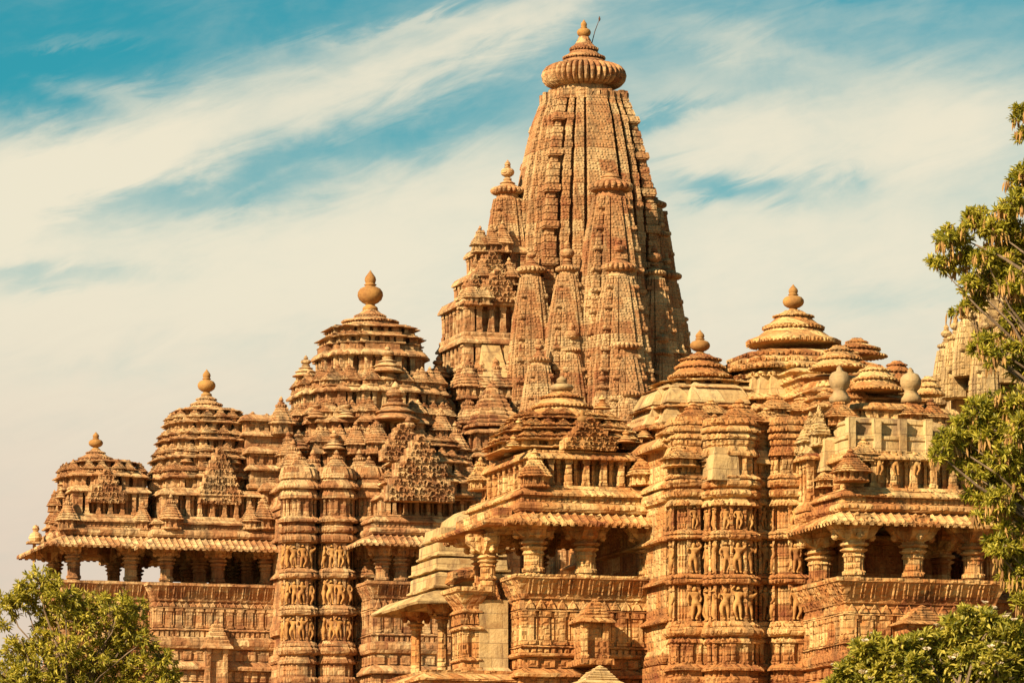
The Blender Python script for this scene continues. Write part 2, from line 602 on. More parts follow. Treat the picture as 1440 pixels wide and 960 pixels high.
def make_kuta():
    """miniature shrine one metre wide"""
    mb = MB()
    sq, _ = ratha([(0.24, 0.5), (0.42, 0.42)])
    mb.loft(sq, p_roll(0.0, 0.10, 0.05, 0.85) + p_wall(0.10, 0.40, 0, 0.78))
    pilasters(mb, [(x * 0.78, y * 0.78) for x, y in sq], 0.10, 0.40, 0.3, 0.10, 0.06, min_len=0.2)
    z = 0.40
    mb.loft(sq, p_cornice(z, z + 0.10, 0.10, 0.92), cap=True)
    z = 0.50
    for i, s in enumerate((0.98, 0.86, 0.72, 0.58, 0.46)):
        h = 0.105
        mb.loft(sq, [(s * 0.93, 0, z), (s, 0.015, z + 0.01), (s, 0.015, z + h * 0.45), (s * 0.86, 0, z + h)], cap=True)
        z += h
    mb.merge(amalaka(0.25, 0.13, 14), (0, 0, z))
    mb.lathe([(0.14, z + .12), (0.15, z + .2), (0.06, z + .22), (0.11, z + .27), (0.08, z + .33), (0.02, z + .42)], n=12)
    return mb


KUTA = make_kuta()


def make_bell():
    """miniature bell roof, unit radius: discs plus finial"""
    mb = MB()
    disc_stack(mb, [(1.0, 0.0, 0.32), (0.80, 0.34, 0.62), (0.55, 0.64, 0.84)], n=28, fringe=False)
    mb.lathe([(0.30, 0.84), (0.33, 0.92), (0.20, 0.96), (0.36, 1.08), (0.40, 1.2), (0.30, 1.32), (0.12, 1.36), (0.18, 1.44), (0.14, 1.55), (0.03, 1.7)], n=18)
    return mb


BELL = make_bell()


def make_arch_relief():
    """horseshoe arch relief, one metre wide, facing -y"""
    mb = MB()
    for (r, t, d) in ((0.44, 0.13, 0.22), (0.22, 0.09, 0.14)):
        n = 9
        vs, fs = [], []
        for i in range(n + 1):
            a = PI * (-0.12 + 1.24 * i / n)
            for rr, y in ((r, 0.0), (r, -d), (r - t, -d), (r - t, 0.0)):
                vs.append((rr * math.cos(a), y, rr * math.sin(a) + 0.1))
        for i in range(n):
            for k in range(3):
                fs.append((i * 4 + k, i * 4 + k + 1, (i + 1) * 4 + k + 1, (i + 1) * 4 + k))
        mb.add(vs, fs)
    return mb


ARCH = make_arch_relief()


def lattice_gable(w, h, depth=0.25, nrow=6):
    """stepped triangular gable covered with arch reliefs, base centre at the origin, facing -y"""
    mb = MB()
    n0 = nrow
    cell = w / (n0 + 0.5)
    rh = h / (nrow + 0.6)
    for i in range(nrow):
        m = max(1, round(n0 * (1 - (i / nrow) ** 1.7)))
        hw = (m * cell) / 2 + cell * 0.12
        z0 = i * rh
        mb.box(-hw, hw, 0, depth, z0, z0 + rh * 0.999)
        for k in range(m):
            x = (k - (m - 1) / 2) * cell
            mb.merge(ARCH, (x + random.uniform(-.1, .1) * cell, 0.02, z0 + random.uniform(-.1, .2) * rh), (cell * random.uniform(.8, 1.15), depth * random.uniform(.4, 1.1), rh * random.uniform(.9, 1.4)))
            if random.random() < 0.7:
                mb.merge(ARCH, (x + cell * 0.5, 0.0, z0 + 0.45 * rh), (cell * 0.5, depth * 0.9, rh * 0.6))
    mb.merge(ARCH, (0, 0, nrow * rh), (cell * 1.3, depth * 0.8, rh * 1.2))
    mb.box(-cell * .4, cell * .4, 0, depth, nrow * rh, nrow * rh + rh * 0.8)
    return mb


def spire_shaft(mb, c, prof, bands, course, g=0.02, s=0.05, seg=9.0):
    """curvilinear tower; prof [(w, z)...] bottom to top, bands stepped plan, horizontal courses"""
    zs = [p[1] for p in prof]
    ws = [p[0] for p in prof]
    w0 = ws[0]
    plan, tags = ratha(bands, w0, g * w0, s * w0)
    n = max(4, int((zs[-1] - zs[0]) / course))
    rings, idx = [], []
    for i in range(n):
        z = zs[0] + (zs[-1] - zs[0]) * i / n
        h = (zs[-1] - zs[0]) / n
        for t in (0.0, 0.16, 0.2, 0.98):
            zz = z + h * t
            sc = np.interp(zz, zs, ws) / w0
            rings.append((float(sc), 0.0, zz))
            idx.append((i, t < 0.18))
    last = len(bands) - 1
    d1 = min(course * 0.16, 0.04)
    def off(tag, k):
        i, gr = idx[k]
        if tag == -1:
            return -d1 * 0.3
        if tag == last:                                  # corner band: ribbed cushions every fifth course
            m = i % 5
            return (-d1 * 0.8 if gr else 0) + (d1 * 2.0 if m == 4 else (-d1 * 2.0 if m == 3 else 0))
        if tag == 2 and last > 2:
            return (-d1 * 0.5 if gr else 0) + (d1 * 0.9 if i % 4 == 0 else 0)
        return -d1 * 0.25 if gr else 0.0
    mb.loft(plan, rings, c, True, tags, off)


def spirelet(w0, w1, h, ra, hf, bands=None):
    """attached half-spire: shaft of height h, amalaka radius ra, finial height hf. Base centre at the origin."""
    mb = MB()
    bands = bands or [(0.30, 1.0), (0.58, 0.92), (0.80, 0.80)]
    prof = []
    for i in range(9):
        t = i / 8
        prof.append((w1 + (w0 - w1) * (1 - t ** 2.0), h * t))
    spire_shaft(mb, (0, 0), prof, bands, 0.17, 0.02, 0.05)
    z = h
    mb.lathe([(w1 * 0.85, z - 0.05), (w1 * 0.75, z + ra * 0.35)], n=20)
    z += ra * 0.26
    mb.merge(amalaka(ra, ra * 0.44, 20), (0, 0, z))
    z += ra * 0.42
    disc_stack(mb, [(ra * 0.66, z, z + ra * 0.22), (ra * 0.44, z + ra * 0.22, z + ra * 0.42)], n=24, fringe=False)
    z += ra * 0.42
    mb.merge(kalasha(hf, hf * 0.33), (0, 0, z))
    return mb


def make_column(h, r, cap_h, arm):
    """returns (shaft, capital) builders; base at origin, total height h, capital part cap_h"""
    sh, ca = MB(), MB()
    oc = ngon(8, 1.0, 0.5)
    hs = h - cap_h
    plan16, _ = ratha([(0.32, 1.0), (0.62, 0.86), (0.76, 0.76)])
    sh.loft(plan16, [(r, 0.03, 0), (r, 0.03, hs * 0.10), (r * 0.94, 0, hs * 0.12), (r * 0.94, 0, hs * 0.55), (r, 0.02, hs * 0.57),
                     (r, 0.02, hs * 0.64), (r * 0.92, 0, hs * 0.66), (r * 0.9, 0, hs * 0.9), (r * 0.97, 0.02, hs * 0.93), (r * 0.9, 0, hs)])
    z = hs
    ca.loft(oc, [(r * 0.95, 0, z), (r * 1.30, 0, z + cap_h * 0.05), (r * 1.34, 0, z + cap_h * 0.10), (r * 1.02, 0, z + cap_h * 0.125),
                 (r * 1.0, 0, z + cap_h * 0.16), (r * 1.42, 0, z + cap_h * 0.20), (r * 1.42, 0, z + cap_h * 0.255), (r * 1.1, 0, z + cap_h * 0.29),
                 (r * 0.9, 0, h)])
    # four curved bracket arms
    for q in range(4):
        a = q * PI / 2
        c, n = math.cos(a), math.sin(a)
        vs, fs = [], []
        N = 6
        hw = r * 0.80
        for i in range(N + 1):
            t = i / N
            x = r * 0.6 + (arm - r * 0.6) * t
            zb = z + cap_h * (0.30 + 0.40 * t ** 1.5 + 0.03 * math.sin(t * 9))
            for y, zz in ((-hw, zb), (hw, zb), (hw, h), (-hw, h)):
                vs.append((x * c - y * n, x * n + y * c, zz))
        for i in range(N):
            for k in range(4):
                fs.append((i * 4 + k, i * 4 + (k + 1) % 4, (i + 1) * 4 + (k + 1) % 4, (i + 1) * 4 + k))
        fs.append((N * 4, N * 4 + 1, N * 4 + 2, N * 4 + 3))
        ca.add(vs, fs)
        # little carved squatting support under each arm end
        ca.lathe([(r * 0.2, z + cap_h * 0.34), (r * 0.42, z + cap_h * 0.42), (r * 0.30, z + cap_h * 0.52), (r * 0.46, z + cap_h * 0.62), (r * 0.3, z + cap_h * 0.7)],
                 (c * arm * 0.72, n * arm * 0.72), 8)
    return sh, ca


def eave_mesh(plan4, z_in, z_out, over, thick=0.09, rib=0.22, c=(0, 0), drop_nose=0.05):
    """sloping stone awning round a rectangle: slab plus tile ribs"""
    mb = MB()
    (u0, v0), (u1, _), (_, v1), _ = plan4
    inn = rect(u0, u1, v0, v1)
    rings = [(1, 0.0, z_in - thick), (1, over, z_out - thick * 0.7), (1, over + 0.02, z_out), (1, 0.0, z_in)]
    mb.loft(inn, rings, c, cap=False)
    n = 4
    for i in range(n):
        a, b = inn[i], inn[(i + 1) % n]
        dx, dy = b[0] - a[0], b[1] - a[1]
        L = math.hypot(dx, dy)
        tx, ty = dx / L, dy / L
        nx, ny = ty, -tx
        m = max(3, int((L + 2 * over) / rib))
        for k in range(m):
            t = -over + (L + 2 * over) * (k + 0.5) / m
            ti = min(max(t, 0), L)                       # start of the rib at the wall
            st = 0.0 if 0 <= t <= L else (abs(t - ti))
            hw = rib * 0.34
            def P(e, f, up):
                zz = z_in + (z_out - z_in) * f / over + up
                return (c[0] + a[0] + tx * (t + e) + nx * f, c[1] + a[1] + ty * (t + e) + ny * f, zz)
            f0, f1 = st, over + 0.05
            if f1 - f0 < 0.08:
                continue
            mb.add([P(-hw, f0, 0.0), P(0, f0, 0.075), P(hw, f0, 0.0), P(-hw, f1, 0.0), P(0, f1, 0.075), P(hw, f1, 0.0),
                    P(-hw * .8, f1 - .02, -thick), P(hw * .8, f1 - .02, -thick)],
                   [(0, 3, 4, 1), (1, 4, 5, 2), (3, 5, 4), (3, 6, 7, 5)])
    return mb


def stack_profile(items, offs=0.0):
    """items [(kind, z0, z1, amp)] bottom to top -> rings"""
    rings = []
    for kind, z0, z1, a in items:
        if kind == 'roll':
            rings += p_roll(z0, z1, a)
        elif kind == 'corn':
            rings += p_cornice(z0, z1, a)
        elif kind == 'wall':
            rings += p_wall(z0, z1, a)
        elif kind == 'slope':
            rings += [(1, 0, z0), (1, a, z1)]
    return rings


# carved standing figures: one continuous skinned body per pose
def make_figure(pose):
    rnd = random.Random(pose)
    sway = (-1) ** pose * 0.045
    H = {}
    H['pel'] = (sway, 0, 0.50)
    H['wst'] = (sway * 0.5, 0, 0.61)
    H['cst'] = (-sway * 0.4, -0.01, 0.735)
    H['nck'] = (-sway * 0.2, 0, 0.825)
    H['hed'] = (sway * 0.3, -0.015, 0.90)
    H['top'] = (sway * 0.3, 0.0, 0.985)
    for s, n in ((-1, 'l'), (1, 'r')):
        H['hip' + n] = (sway + s * 0.075, 0, 0.47)
        k = 0.05 if (pose + (s > 0)) % 2 else 0.0
        H['kne' + n] = (sway * 0.6 + s * (0.075 + k), -0.03 - k * 0.6, 0.27)
        H['ank' + n] = (s * (0.06 - k * 0.3), 0, 0.05)
        H['toe' + n] = (s * (0.08 - k * 0.3), -0.07, 0.02)
        H['sho' + n] = (-sway * 0.4 + s * 0.13, 0, 0.775)
        m = (pose + (0 if s < 0 else 2)) % 4
        if m == 0:
            e, h = (0.20, -0.01, 0.63), (0.13, -0.07, 0.52)
        elif m == 1:
            e, h = (0.21, -0.02, 0.66), (0.20, -0.08, 0.82)
        elif m == 2:
            e, h = (0.19, 0.0, 0.62), (0.17, -0.04, 0.46)
        else:
            e, h = (0.24, -0.01, 0.88), (0.12, -0.03, 1.0)
        H['elb' + n] = (s * e[0], e[1], e[2])
        H['han' + n] = (s * h[0], h[1], h[2])
    names = list(H)
    edges = [('pel', 'wst'), ('wst', 'cst'), ('cst', 'nck'), ('nck', 'hed'), ('hed', 'top')]
    for n in 'lr':
        edges += [('pel', 'hip' + n), ('hip' + n, 'kne' + n), ('kne' + n, 'ank' + n), ('ank' + n, 'toe' + n), ('cst', 'sho' + n),
                  ('sho' + n, 'elb' + n), ('elb' + n, 'han' + n)]
    rad = {'pel': 0.10, 'wst': 0.072, 'cst': 0.10, 'nck': 0.042, 'hed': 0.066, 'top': 0.042, 'hip': 0.082, 'kne': 0.056, 'ank': 0.038, 'toe': 0.03,
           'sho': 0.052, 'elb': 0.038, 'han': 0.03}
    me = bpy.data.meshes.new('skeleton')
    me.from_pydata([H[n] for n in names], [(names.index(a), names.index(b)) for a, b in edges], [])
    ob = bpy.data.objects.new('skeleton', me)
    COL.objects.link(ob)
    ob.modifiers.new('skin', 'SKIN')
    ss = ob.modifiers.new('sub', 'SUBSURF')
    ss.levels = 1
    ss.render_levels = 1
    sk = me.skin_vertices[0].data
    for i, n in enumerate(names):
        r = rad[n[:3]]
        sk[i].radius = (r, r)
    sk[0].use_root = True
    dg = bpy.context.evaluated_depsgraph_get()
    out = bpy.data.meshes.new_from_object(ob.evaluated_get(dg))
    out.name = 'carved_figure'
    bpy.data.objects.remove(ob)
    bpy.data.meshes.remove(me)
    out.materials.clear()
    out.materials.append(M['figure'])
    out.polygons.foreach_set('use_smooth', [True] * len(out.polygons))
    return out


FIG = [make_figure(i) for i in range(6)]
figure_count = {}


def put_figure(parent, root, x, y, z, nx, ny, h, key):
    if figure_count.get(key, 0) >= 100:
        return
    figure_count[key] = figure_count.get(key, 0) + 1
    link('carved_figure', random.choice(FIG), parent, (x, y, z), math.atan2(ny, nx) + PI / 2 + random.uniform(-0.2, 0.2),
         (h * random.uniform(0.95, 1.1), h * 1.15, h * random.uniform(0.93, 1.0)))


# ------------------------------------------------------------------ architecture
def tower(fr, root, px, v, rpx, bands, mat, key, ybot=975, figs=True, plan=None, name='carved_tower', facing=None):
    """projecting wall tower. bands [(kind, y_top, y_bot, amp_px)] from top to bottom of the picture"""
    k = fr.k
    cu = fr.u(px, v)
    if plan is None:
        plan, _ = ratha([(0.34, 1.0), (0.62, 0.86), (0.74, 0.74)], rpx * k)
    mb = MB()
    Z = lambda y: fr.z(y, v - rpx * k, px)
    items = []
    for kind, ya, yb, a in reversed(bands):
        items.append((kind, Z(yb), Z(ya), a * k))
    zb = fr.z(ybot, v, px)
    conv = []
    figs_at = []
    for kind, z0, z1, a in items:
        if kind == 'fig':
            conv.append(('wall', z0, z1, -0.10))
            pl = plan
            small = MB()
            pilasters(mb, [(x, y) for x, y in plan], z0, z1, 0.42, 0.09, -0.02, (cu, v), 0.2)
            figs_at.append((z0, z1))
        elif kind == 'niche':
            conv.append(('wall', z0, z1, -0.06))
            pilasters(mb, plan, z0, z1, 0.26, 0.11, 0.02, (cu, v), 0.12)
        else:
            conv.append((kind, z0, z1, a))
    conv.insert(0, ('wall', 4.0, items[0][1], 0.12))
    mb.loft(plan, stack_profile(conv), (cu, v))
    ob = mb.build(name, mat, root)
    for z0, z1 in figs_at:
        n = len(plan)
        for i in range(n):
            a, b = plan[i], plan[(i + 1) % n]
            L = math.hypot(b[0] - a[0], b[1] - a[1])
            nx, ny = (b[1] - a[1]) / L, -(b[0] - a[0]) / L
            if L < 0.17 or (ny > 0.3) or nx > 0.7:
                continue
            m = max(1, round(L / 0.42))
            for j in range(m):
                t = (j + 0.5) / m
                put_figure(ob, root, cu + a[0] + (b[0] - a[0]) * t - nx * 0.03, v + a[1] + (b[1] - a[1]) * t - ny * 0.03, z0 + 0.02, nx, ny, (z1 - z0) * 0.95, key)
    return ob


def porch(fr, root, u0, u1, v0, v1, Y, cols, mat, over, k_detail=1.0, key='', see_through=True, back_cols=True, frieze_in=0.0, base=True):
    """open pillared hall on a moulded base. Y: dict of picture heights on the front face."""
    Z = {n: fr.z(y, v0, 720) for n, y in Y.items()}
    k = fr.k
    R4 = rect(u0, u1, v0, v1)
    sub, _ = subdivide(R4, [0] * 4, 0.6)
    # base: mouldings and panelled wall
    if base:
        mb = MB()
        zb = Z['panel_bot']
        h = Z['seat_bot'] - Z['panel_top']
        items = [('wall', 4.0, fr.z(1010, v0), 0.35)]
        zz = fr.z(1010, v0)
        lev = [1010, 985, 966, 951, 937, 923, Y['panel_bot'] + 11, Y['panel_bot'] + 4, Y['panel_bot']]
        zl = [fr.z(y, v0) for y in lev]
        kinds = [('roll', .30), ('corn', .32), ('wall', .06), ('corn', .28), ('wall', .02), ('roll', .20), ('wall', .04), ('corn', .14)]
        for (kd, a), za, zc in zip(kinds, zl[:-1], zl[1:]):
            if zc - za > 0.01:
                items.append((kd, za, zc, a))
        items += [('wall', Z['panel_bot'], Z['panel_top'], 0.0), ('corn', Z['panel_top'], Z['panel_top'] + h * 0.22, 0.10),
                  ('wall', Z['panel_top'] + h * 0.22, Z['seat_bot'], 0.0)]
        mb.loft(sub, stack_profile(items) + [(1, -.75, Z['seat_bot']), (1, -.75, Z['seat_bot'] - 1.3)])
        pilasters(mb, R4, Z['panel_bot'], Z['panel_top'], 0.48 * k_detail, 0.26 * k_detail, 0.07)
        pilasters(mb, R4, Z['panel_bot'] + 0.02, Z['panel_top'] - 0.04, 0.16 * k_detail, 0.045, 0.035)
        dentils(mb, R4, Z['panel_top'] + h * 0.22, Z['seat_bot'] - 0.01, 0.32 * k_detail, 0.10, tri=True)
        dentils(mb, rect(u0 - .06, u1 + .06, v0 - .06, v1 + .06), fr.z(966, v0), fr.z(953, v0), 0.34, 0.06)
        dentils(mb, rect(u0 - .02, u1 + .02, v0 - .02, v1 + .02), fr.z(937, v0), fr.z(925, v0), 0.5, 0.07)
        dentils(mb, [(x, y) for x, y in rect(u0 - .05, u1 + .05, v0 - .05, v1 + .05)], fr.z(Y['panel_bot'] + 12, v0), fr.z(Y['panel_bot'] + 5, v0), 0.2, 0.05)
        mb.build('plinth', mat, root)
    # sloping seat back
    mb = MB()
    out = 0.30
    zt, zs = Z['seat_top'], Z['seat_bot']
    mb.loft(sub, [(1, 0.02, zs), (1, 0.06, zs + 0.02), (1, 0.10, zs + (zt - zs) * 0.25), (1, out, zt - 0.12), (1, out + 0.05, zt - 0.11),
                  (1, out + 0.05, zt), (1, out - 0.14, zt), (1, -0.10, zs)], cap=False)
    # carved slanting ribs on the seat back
    for x, y, nx, ny, L in along(R4, 0.30, 0.3, 0.12):
        tx, ty = -ny, nx
        for e0 in (-0.05, 0.05):
            q = []
            for (zz, f) in ((zs + (zt - zs) * 0.22, 0.10), (zt - 0.14, out)):
                for (e, g) in ((e0 - .018, -0.01), (e0 - .018, 0.03), (e0 + .018, 0.03), (e0 + .018, -0.01)):
                    q.append((x + tx * e + nx * (f + g), y + ty * e + ny * (f + g), zz))
            mb.add(q, [(0, 1, 5, 4), (1, 2, 6, 5), (2, 3, 7, 6)])
    mb.build('seat_back', mat, root)
    # columns
    zc = Z['eave_top'] - 0.08
    hcol = zc - zs
    sh, ca = make_column(hcol, cols['r'] * k, cols['cap'] * k, cols['arm'] * k)
    me_s, me_c = sh.mesh('column', mat, 0.006), ca.mesh('capital', mat, 0.012)
    pts = list(cols['at'])
    for (cu_, cv_) in pts:
        o = link('column', me_s, root, (cu_, cv_, zs))
        link('capital', me_c, o)
    # ceiling beam
    mb = MB()
    ci = rect(u0 + 0.02, u1 - 0.02, v0 + 0.02, v1 - 0.02)
    mb.loft(ci, [(1, 0, zc), (1, 0, Z['roll_bot'])])
    mb.loft(ci, [(1, 0.012, zc + 0.02), (1, 0.08, zc + 0.12), (1, 0.0, zc + 0.2)], cap=False)
    mb.build('ceiling_beam', mat, root)
    # eave
    e = eave_mesh(R4, Z['eave_top'], Z['eave_edge'], over, rib=0.24)
    e.build('eave', mat, root, 0.008)
    # entablature: roll, moulding, frieze with pilasters
    mb = MB()
    F4 = rect(u0 + frieze_in, u1 - frieze_in, v0 + frieze_in, v1 - frieze_in)
    F4s, _ = subdivide(F4, [0] * 4, 0.6)
    zr0, zr1 = Z['roll_bot'], Z['roll_top']
    zm = Z['frieze_bot']
    a = 0.20
    items = [('roll', zr0, zr1, a), ('wall', zr1, zr1 + (zm - zr1) * 0.45, 0.03), ('corn', zr1 + (zm - zr1) * 0.45, zm - 0.02, 0.15), ('wall', zm - 0.02, zm, 0.02)]
    mb.loft(sub, stack_profile(items), cap=True)
    dentils(mb, R4, zr1 + 0.01, zr1 + (zm - zr1) * 0.42, 0.16, 0.05)
    zf0, zf1 = Z['frieze_bot'], Z['frieze_top']
    mb.loft(F4s, stack_profile([('corn', zf0, zf0 + (zf1 - zf0) * 0.14, 0.06), ('wall', zf0 + (zf1 - zf0) * 0.14, zf1, -0.34),
                               ('corn', zf1, zf1 + 0.18, 0.12), ('wall', zf1 + 0.18, zf1 + 0.24, 0.0)]))
    pilasters(mb, F4, zf0 + (zf1 - zf0) * 0.14, zf1, 0.55 * k_detail, 0.16 * k_detail, 0.0, back=.36)
    pilasters(mb, rect(u0 + frieze_in + .3, u1 - frieze_in - .3, v0 + frieze_in + .3, v1 - frieze_in - .3), zf0 + 0.1, zf1, 0.27 * k_detail, 0.09, 0.10)
    mb.build('frieze', mat, root)
    return Z


def roof_tiers(fr, mb, c, v, tiers, kuta=True, sx=1.0, sy=1.0, bands=None, kmin=0.3, step=1.0, kh=1.0):
    """tiers [(w_px, y_top, y_bot)] top to bottom; niche walls with cornices and rows of miniature shrines"""
    k = fr.k
    bands = bands or [(0.36, 1.0), (0.66, 0.88), (0.80, 0.80)]
    for i, (w, ya, yb) in enumerate(tiers):
        plan, tags = ratha(bands, w * k)
        plan = [(x * sx, y * sy) for x, y in plan]
        z0, z1 = fr.z(yb, v), fr.z(ya, v)
        h = z1 - z0
        sp, _ = subdivide(plan, tags, 0.7)
        mb.loft(sp, stack_profile([('roll', z0, z0 + h * 0.16, 0.10), ('wall', z0 + h * 0.16, z0 + h * 0.66, -0.26),
                                   ('corn', z0 + h * 0.66, z0 + h * 0.86, 0.17), ('wall', z0 + h * 0.86, z1, -0.05)]), c)
        pilasters(mb, plan, z0 + h * 0.16, z0 + h * 0.66, 0.42 * step, 0.15 * step, 0.0, c, 0.2, .28)
        if kuta:
            hk = h * 0.80
            wk = max(kmin, hk * 0.72)
            inn = [(x * 0.93, y * 0.93) for x, y in plan]
            for x, y, nx, ny, L in along(inn, wk * 1.15, wk * 0.5, wk * 0.45):
                mb.merge(KUTA, (c[0] + x - nx * 0.05, c[1] + y - ny * 0.05, z0 + h * 0.84),
                         (wk, wk, hk * kh * random.uniform(0.62, 0.76)))


def ground_and_terrace():
    mb = MB()
    N = 40
    S = 3000.0
    vs, fs = [], []
    for i in range(N + 1):
        for j in range(N + 1):
            vs.append((-S + 2 * S * i / N, -S + 2 * S * j / N, 0.0))
    for i in range(N):
        for j in range(N):
            a = i * (N + 1) + j
            fs.append((a, a + N + 1, a + N + 2, a + 1))
    mb.add(vs, fs)
    o = mb.build('ground', M['soil'], None, 0)
    o['kind'] = 'structure'


ground_and_terrace()

# ================================================================== FAR TEMPLE
F = Frame(822, 200.0)
kf = F.k
far = thing('spired_temple', 'tan sandstone temple with one soaring curved spire above ascending pyramid roofs',
            'temple', tuple(F.o), YAW)


def far_spire():
    Z = lambda y: F.z(y, 0.0, 822)
    mb = MB()
    prof = [(118 * kf, 4.0), (118 * kf, Z(640)), (113 * kf, Z(540)), (106 * kf, Z(450)), (103 * kf, Z(350)), (97 * kf, Z(290)), (87 * kf, Z(235)), (73 * kf, Z(175)), (59 * kf, Z(140))]
    bands = [(0.27, 1.0), (0.47, 0.95), (0.63, 0.885), (0.83, 0.83)]
    spire_shaft(mb, (0, 0), prof[1:], bands, 0.30, 0.009, 0.042)
    sp = mb.build('spire', M['lattice'], far, 0.006)
    # sanctum walls under the spire
    mb = MB()
    pl, _ = ratha([(.30, 1.0), (.52, .92), (.70, .82), (.78, .78)], 158 * kf)
    zs = [4.0, Z(1000), Z(960), Z(900), Z(885), Z(840), Z(825), Z(770), Z(755), Z(715), Z(700), Z(672), Z(650)]
    kd = [('wall', .3), ('roll', .35), ('wall', .05), ('roll', .25), ('wall', 0), ('corn', .25), ('wall', 0), ('corn', .25), ('wall', 0), ('roll', .2), ('wall', -.1), ('corn', .3)]
    mb.loft(pl, stack_profile([(k_, a_, b_, o_) for (k_, o_), a_, b_ in zip(kd, zs[:-1], zs[1:])]))
    for a_, b_ in ((Z(825), Z(770)), (Z(755), Z(715)), (Z(700), Z(672))):
        pilasters(mb, pl, a_, b_, .6, .22, .08)
    R_ = rect(-52 * kf, 52 * kf, -238 * kf, 0)
    mb.loft(R_, stack_profile([(k_, a_, b_, o_) for (k_, o_), a_, b_ in zip(kd, zs[:-1], zs[1:])]))
    for a_, b_ in ((Z(825), Z(770)), (Z(755), Z(715))):
        pilasters(mb, R_, a_, b_, .6, .22, .08)
    mb.build('sanctum_wall', M['far'], far)
    # upright tongues along the rim
    mb = MB()
    pl, _ = ratha(bands, 57 * kf)
    for x, y, nx, ny, L in along(pl, 0.34, 0.15, 0.12):
        mb.box(x - .12, x + .12, y - .12, y + .12, Z(148), Z(137 - 4 * random.random()))
    mb.lathe([(52 * kf, Z(146)), (42 * kf, Z(136)), (38 * kf, Z(120))], n=40)
    mb.build('spire_neck', M['far'], sp)
    am = amalaka(61 * kf, Z(91) - Z(125), 40, 0.16)
    o = link('amalaka', am.mesh('amalaka', M['far'], 0.01), sp, (0, 0, Z(125)))
    mb = MB()
    disc_stack(mb, [(41 * kf, Z(93), Z(83)), (30 * kf, Z(83), Z(71)), (20 * kf, Z(71), Z(57))], n=48)
    mb.lathe([(10 * kf, Z(58)), (7 * kf, Z(52))], n=20)
    mb.build('spire_cap', M['far'], sp)
    link('finial', kalasha(Z(28) - Z(58), 10.0 * kf).mesh('finial', M['pot'], 0, True), sp, (0, 0, Z(58)))
    # iron rod beside the finial
    mb = MB()
    p0, p1 = F.at(832, 62, 0), F.at(843, 27, 0)
    mb.tube([p0, ((p0[0] + p1[0]) / 2 - .03, 0, (p0[2] + p1[2]) / 2), p1], [0.02, 0.018, 0.012], 6)
    mb.lathe([(0.01, p1[2] - .1), (0.05, p1[2]), (0.01, p1[2] + .12)], (p1[0], p1[1]), 6)
    mb.build('lightning_rod', M['iron'], sp, 0)

    def sl(pu, pv, yfin, yam, ytop, ybot, wt, wb, ra):
        v = pv * kf
        zz = lambda y: F.z(y, v, 822)
        h = zz(ytop) - zz(ybot)
        s = spirelet(wb * kf, wt * kf, h, ra * kf, max(0.3, zz(yfin) - zz(ytop) - ra * kf * 1.12))
        link('spirelet', s.mesh('spirelet', M['lattice'], 0.005), sp, (pu * kf, v, zz(ybot)))
    # front
    sl(0, -124, 230, 260, 277, 560, 25, 56, 32)
    sl(0, -160, 330, 372, 388, 610, 22, 50, 27)
    sl(0, -188, 458, 485, 497, 650, 18, 42, 24)
    sl(0, -213, 536, 553, 561, 650, 14, 24, 18)
    for s in (-1, 1):
        sl(64 * s, -124, 338, 376, 388, 580, 14, 36, 17)
        sl(66 * s, -150, 452, 480, 500, 640, 12, 28, 14)
        sl(34 * s, -150, 400, 424, 436, 620, 9, 20, 12)
        sl(36 * s, -196, 520, 540, 550, 660, 9, 18, 11)
    # left and right sides, back
    sl(-114, 0, 230, 272, 286, 560, 20, 46, 25)
    sl(101, 0, 250, 280, 294, 560, 20, 44, 22)
    sl(0, 100, 232, 260, 276, 540, 25, 50, 30)
    sl(116, 0, 340, 376, 388, 620, 18, 38, 20)
    sl(124, -10, 440, 470, 482, 640, 16, 30, 17)
    # corners
    for (a, b) in ((-104, -84), (94, -88), (90, 88)):
        sl(a, b, 350, 381, 394, 600, 16, 36, 22)
    for (a, b) in ((-113, -150), (100, -140)):
        sl(a, b, 478, 507, 517, 650, 15, 30, 17)
    for (a, b) in ((98, -50), (98, 50)):
        sl(a, b, 300, 322, 332, 560, 10, 24, 13)
    sl(-84, -100, 470, 500, 515, 660, 12, 26, 15)
    sl(118, -70, 420, 440, 450, 640, 12, 24, 14)
    return sp


far_spire()


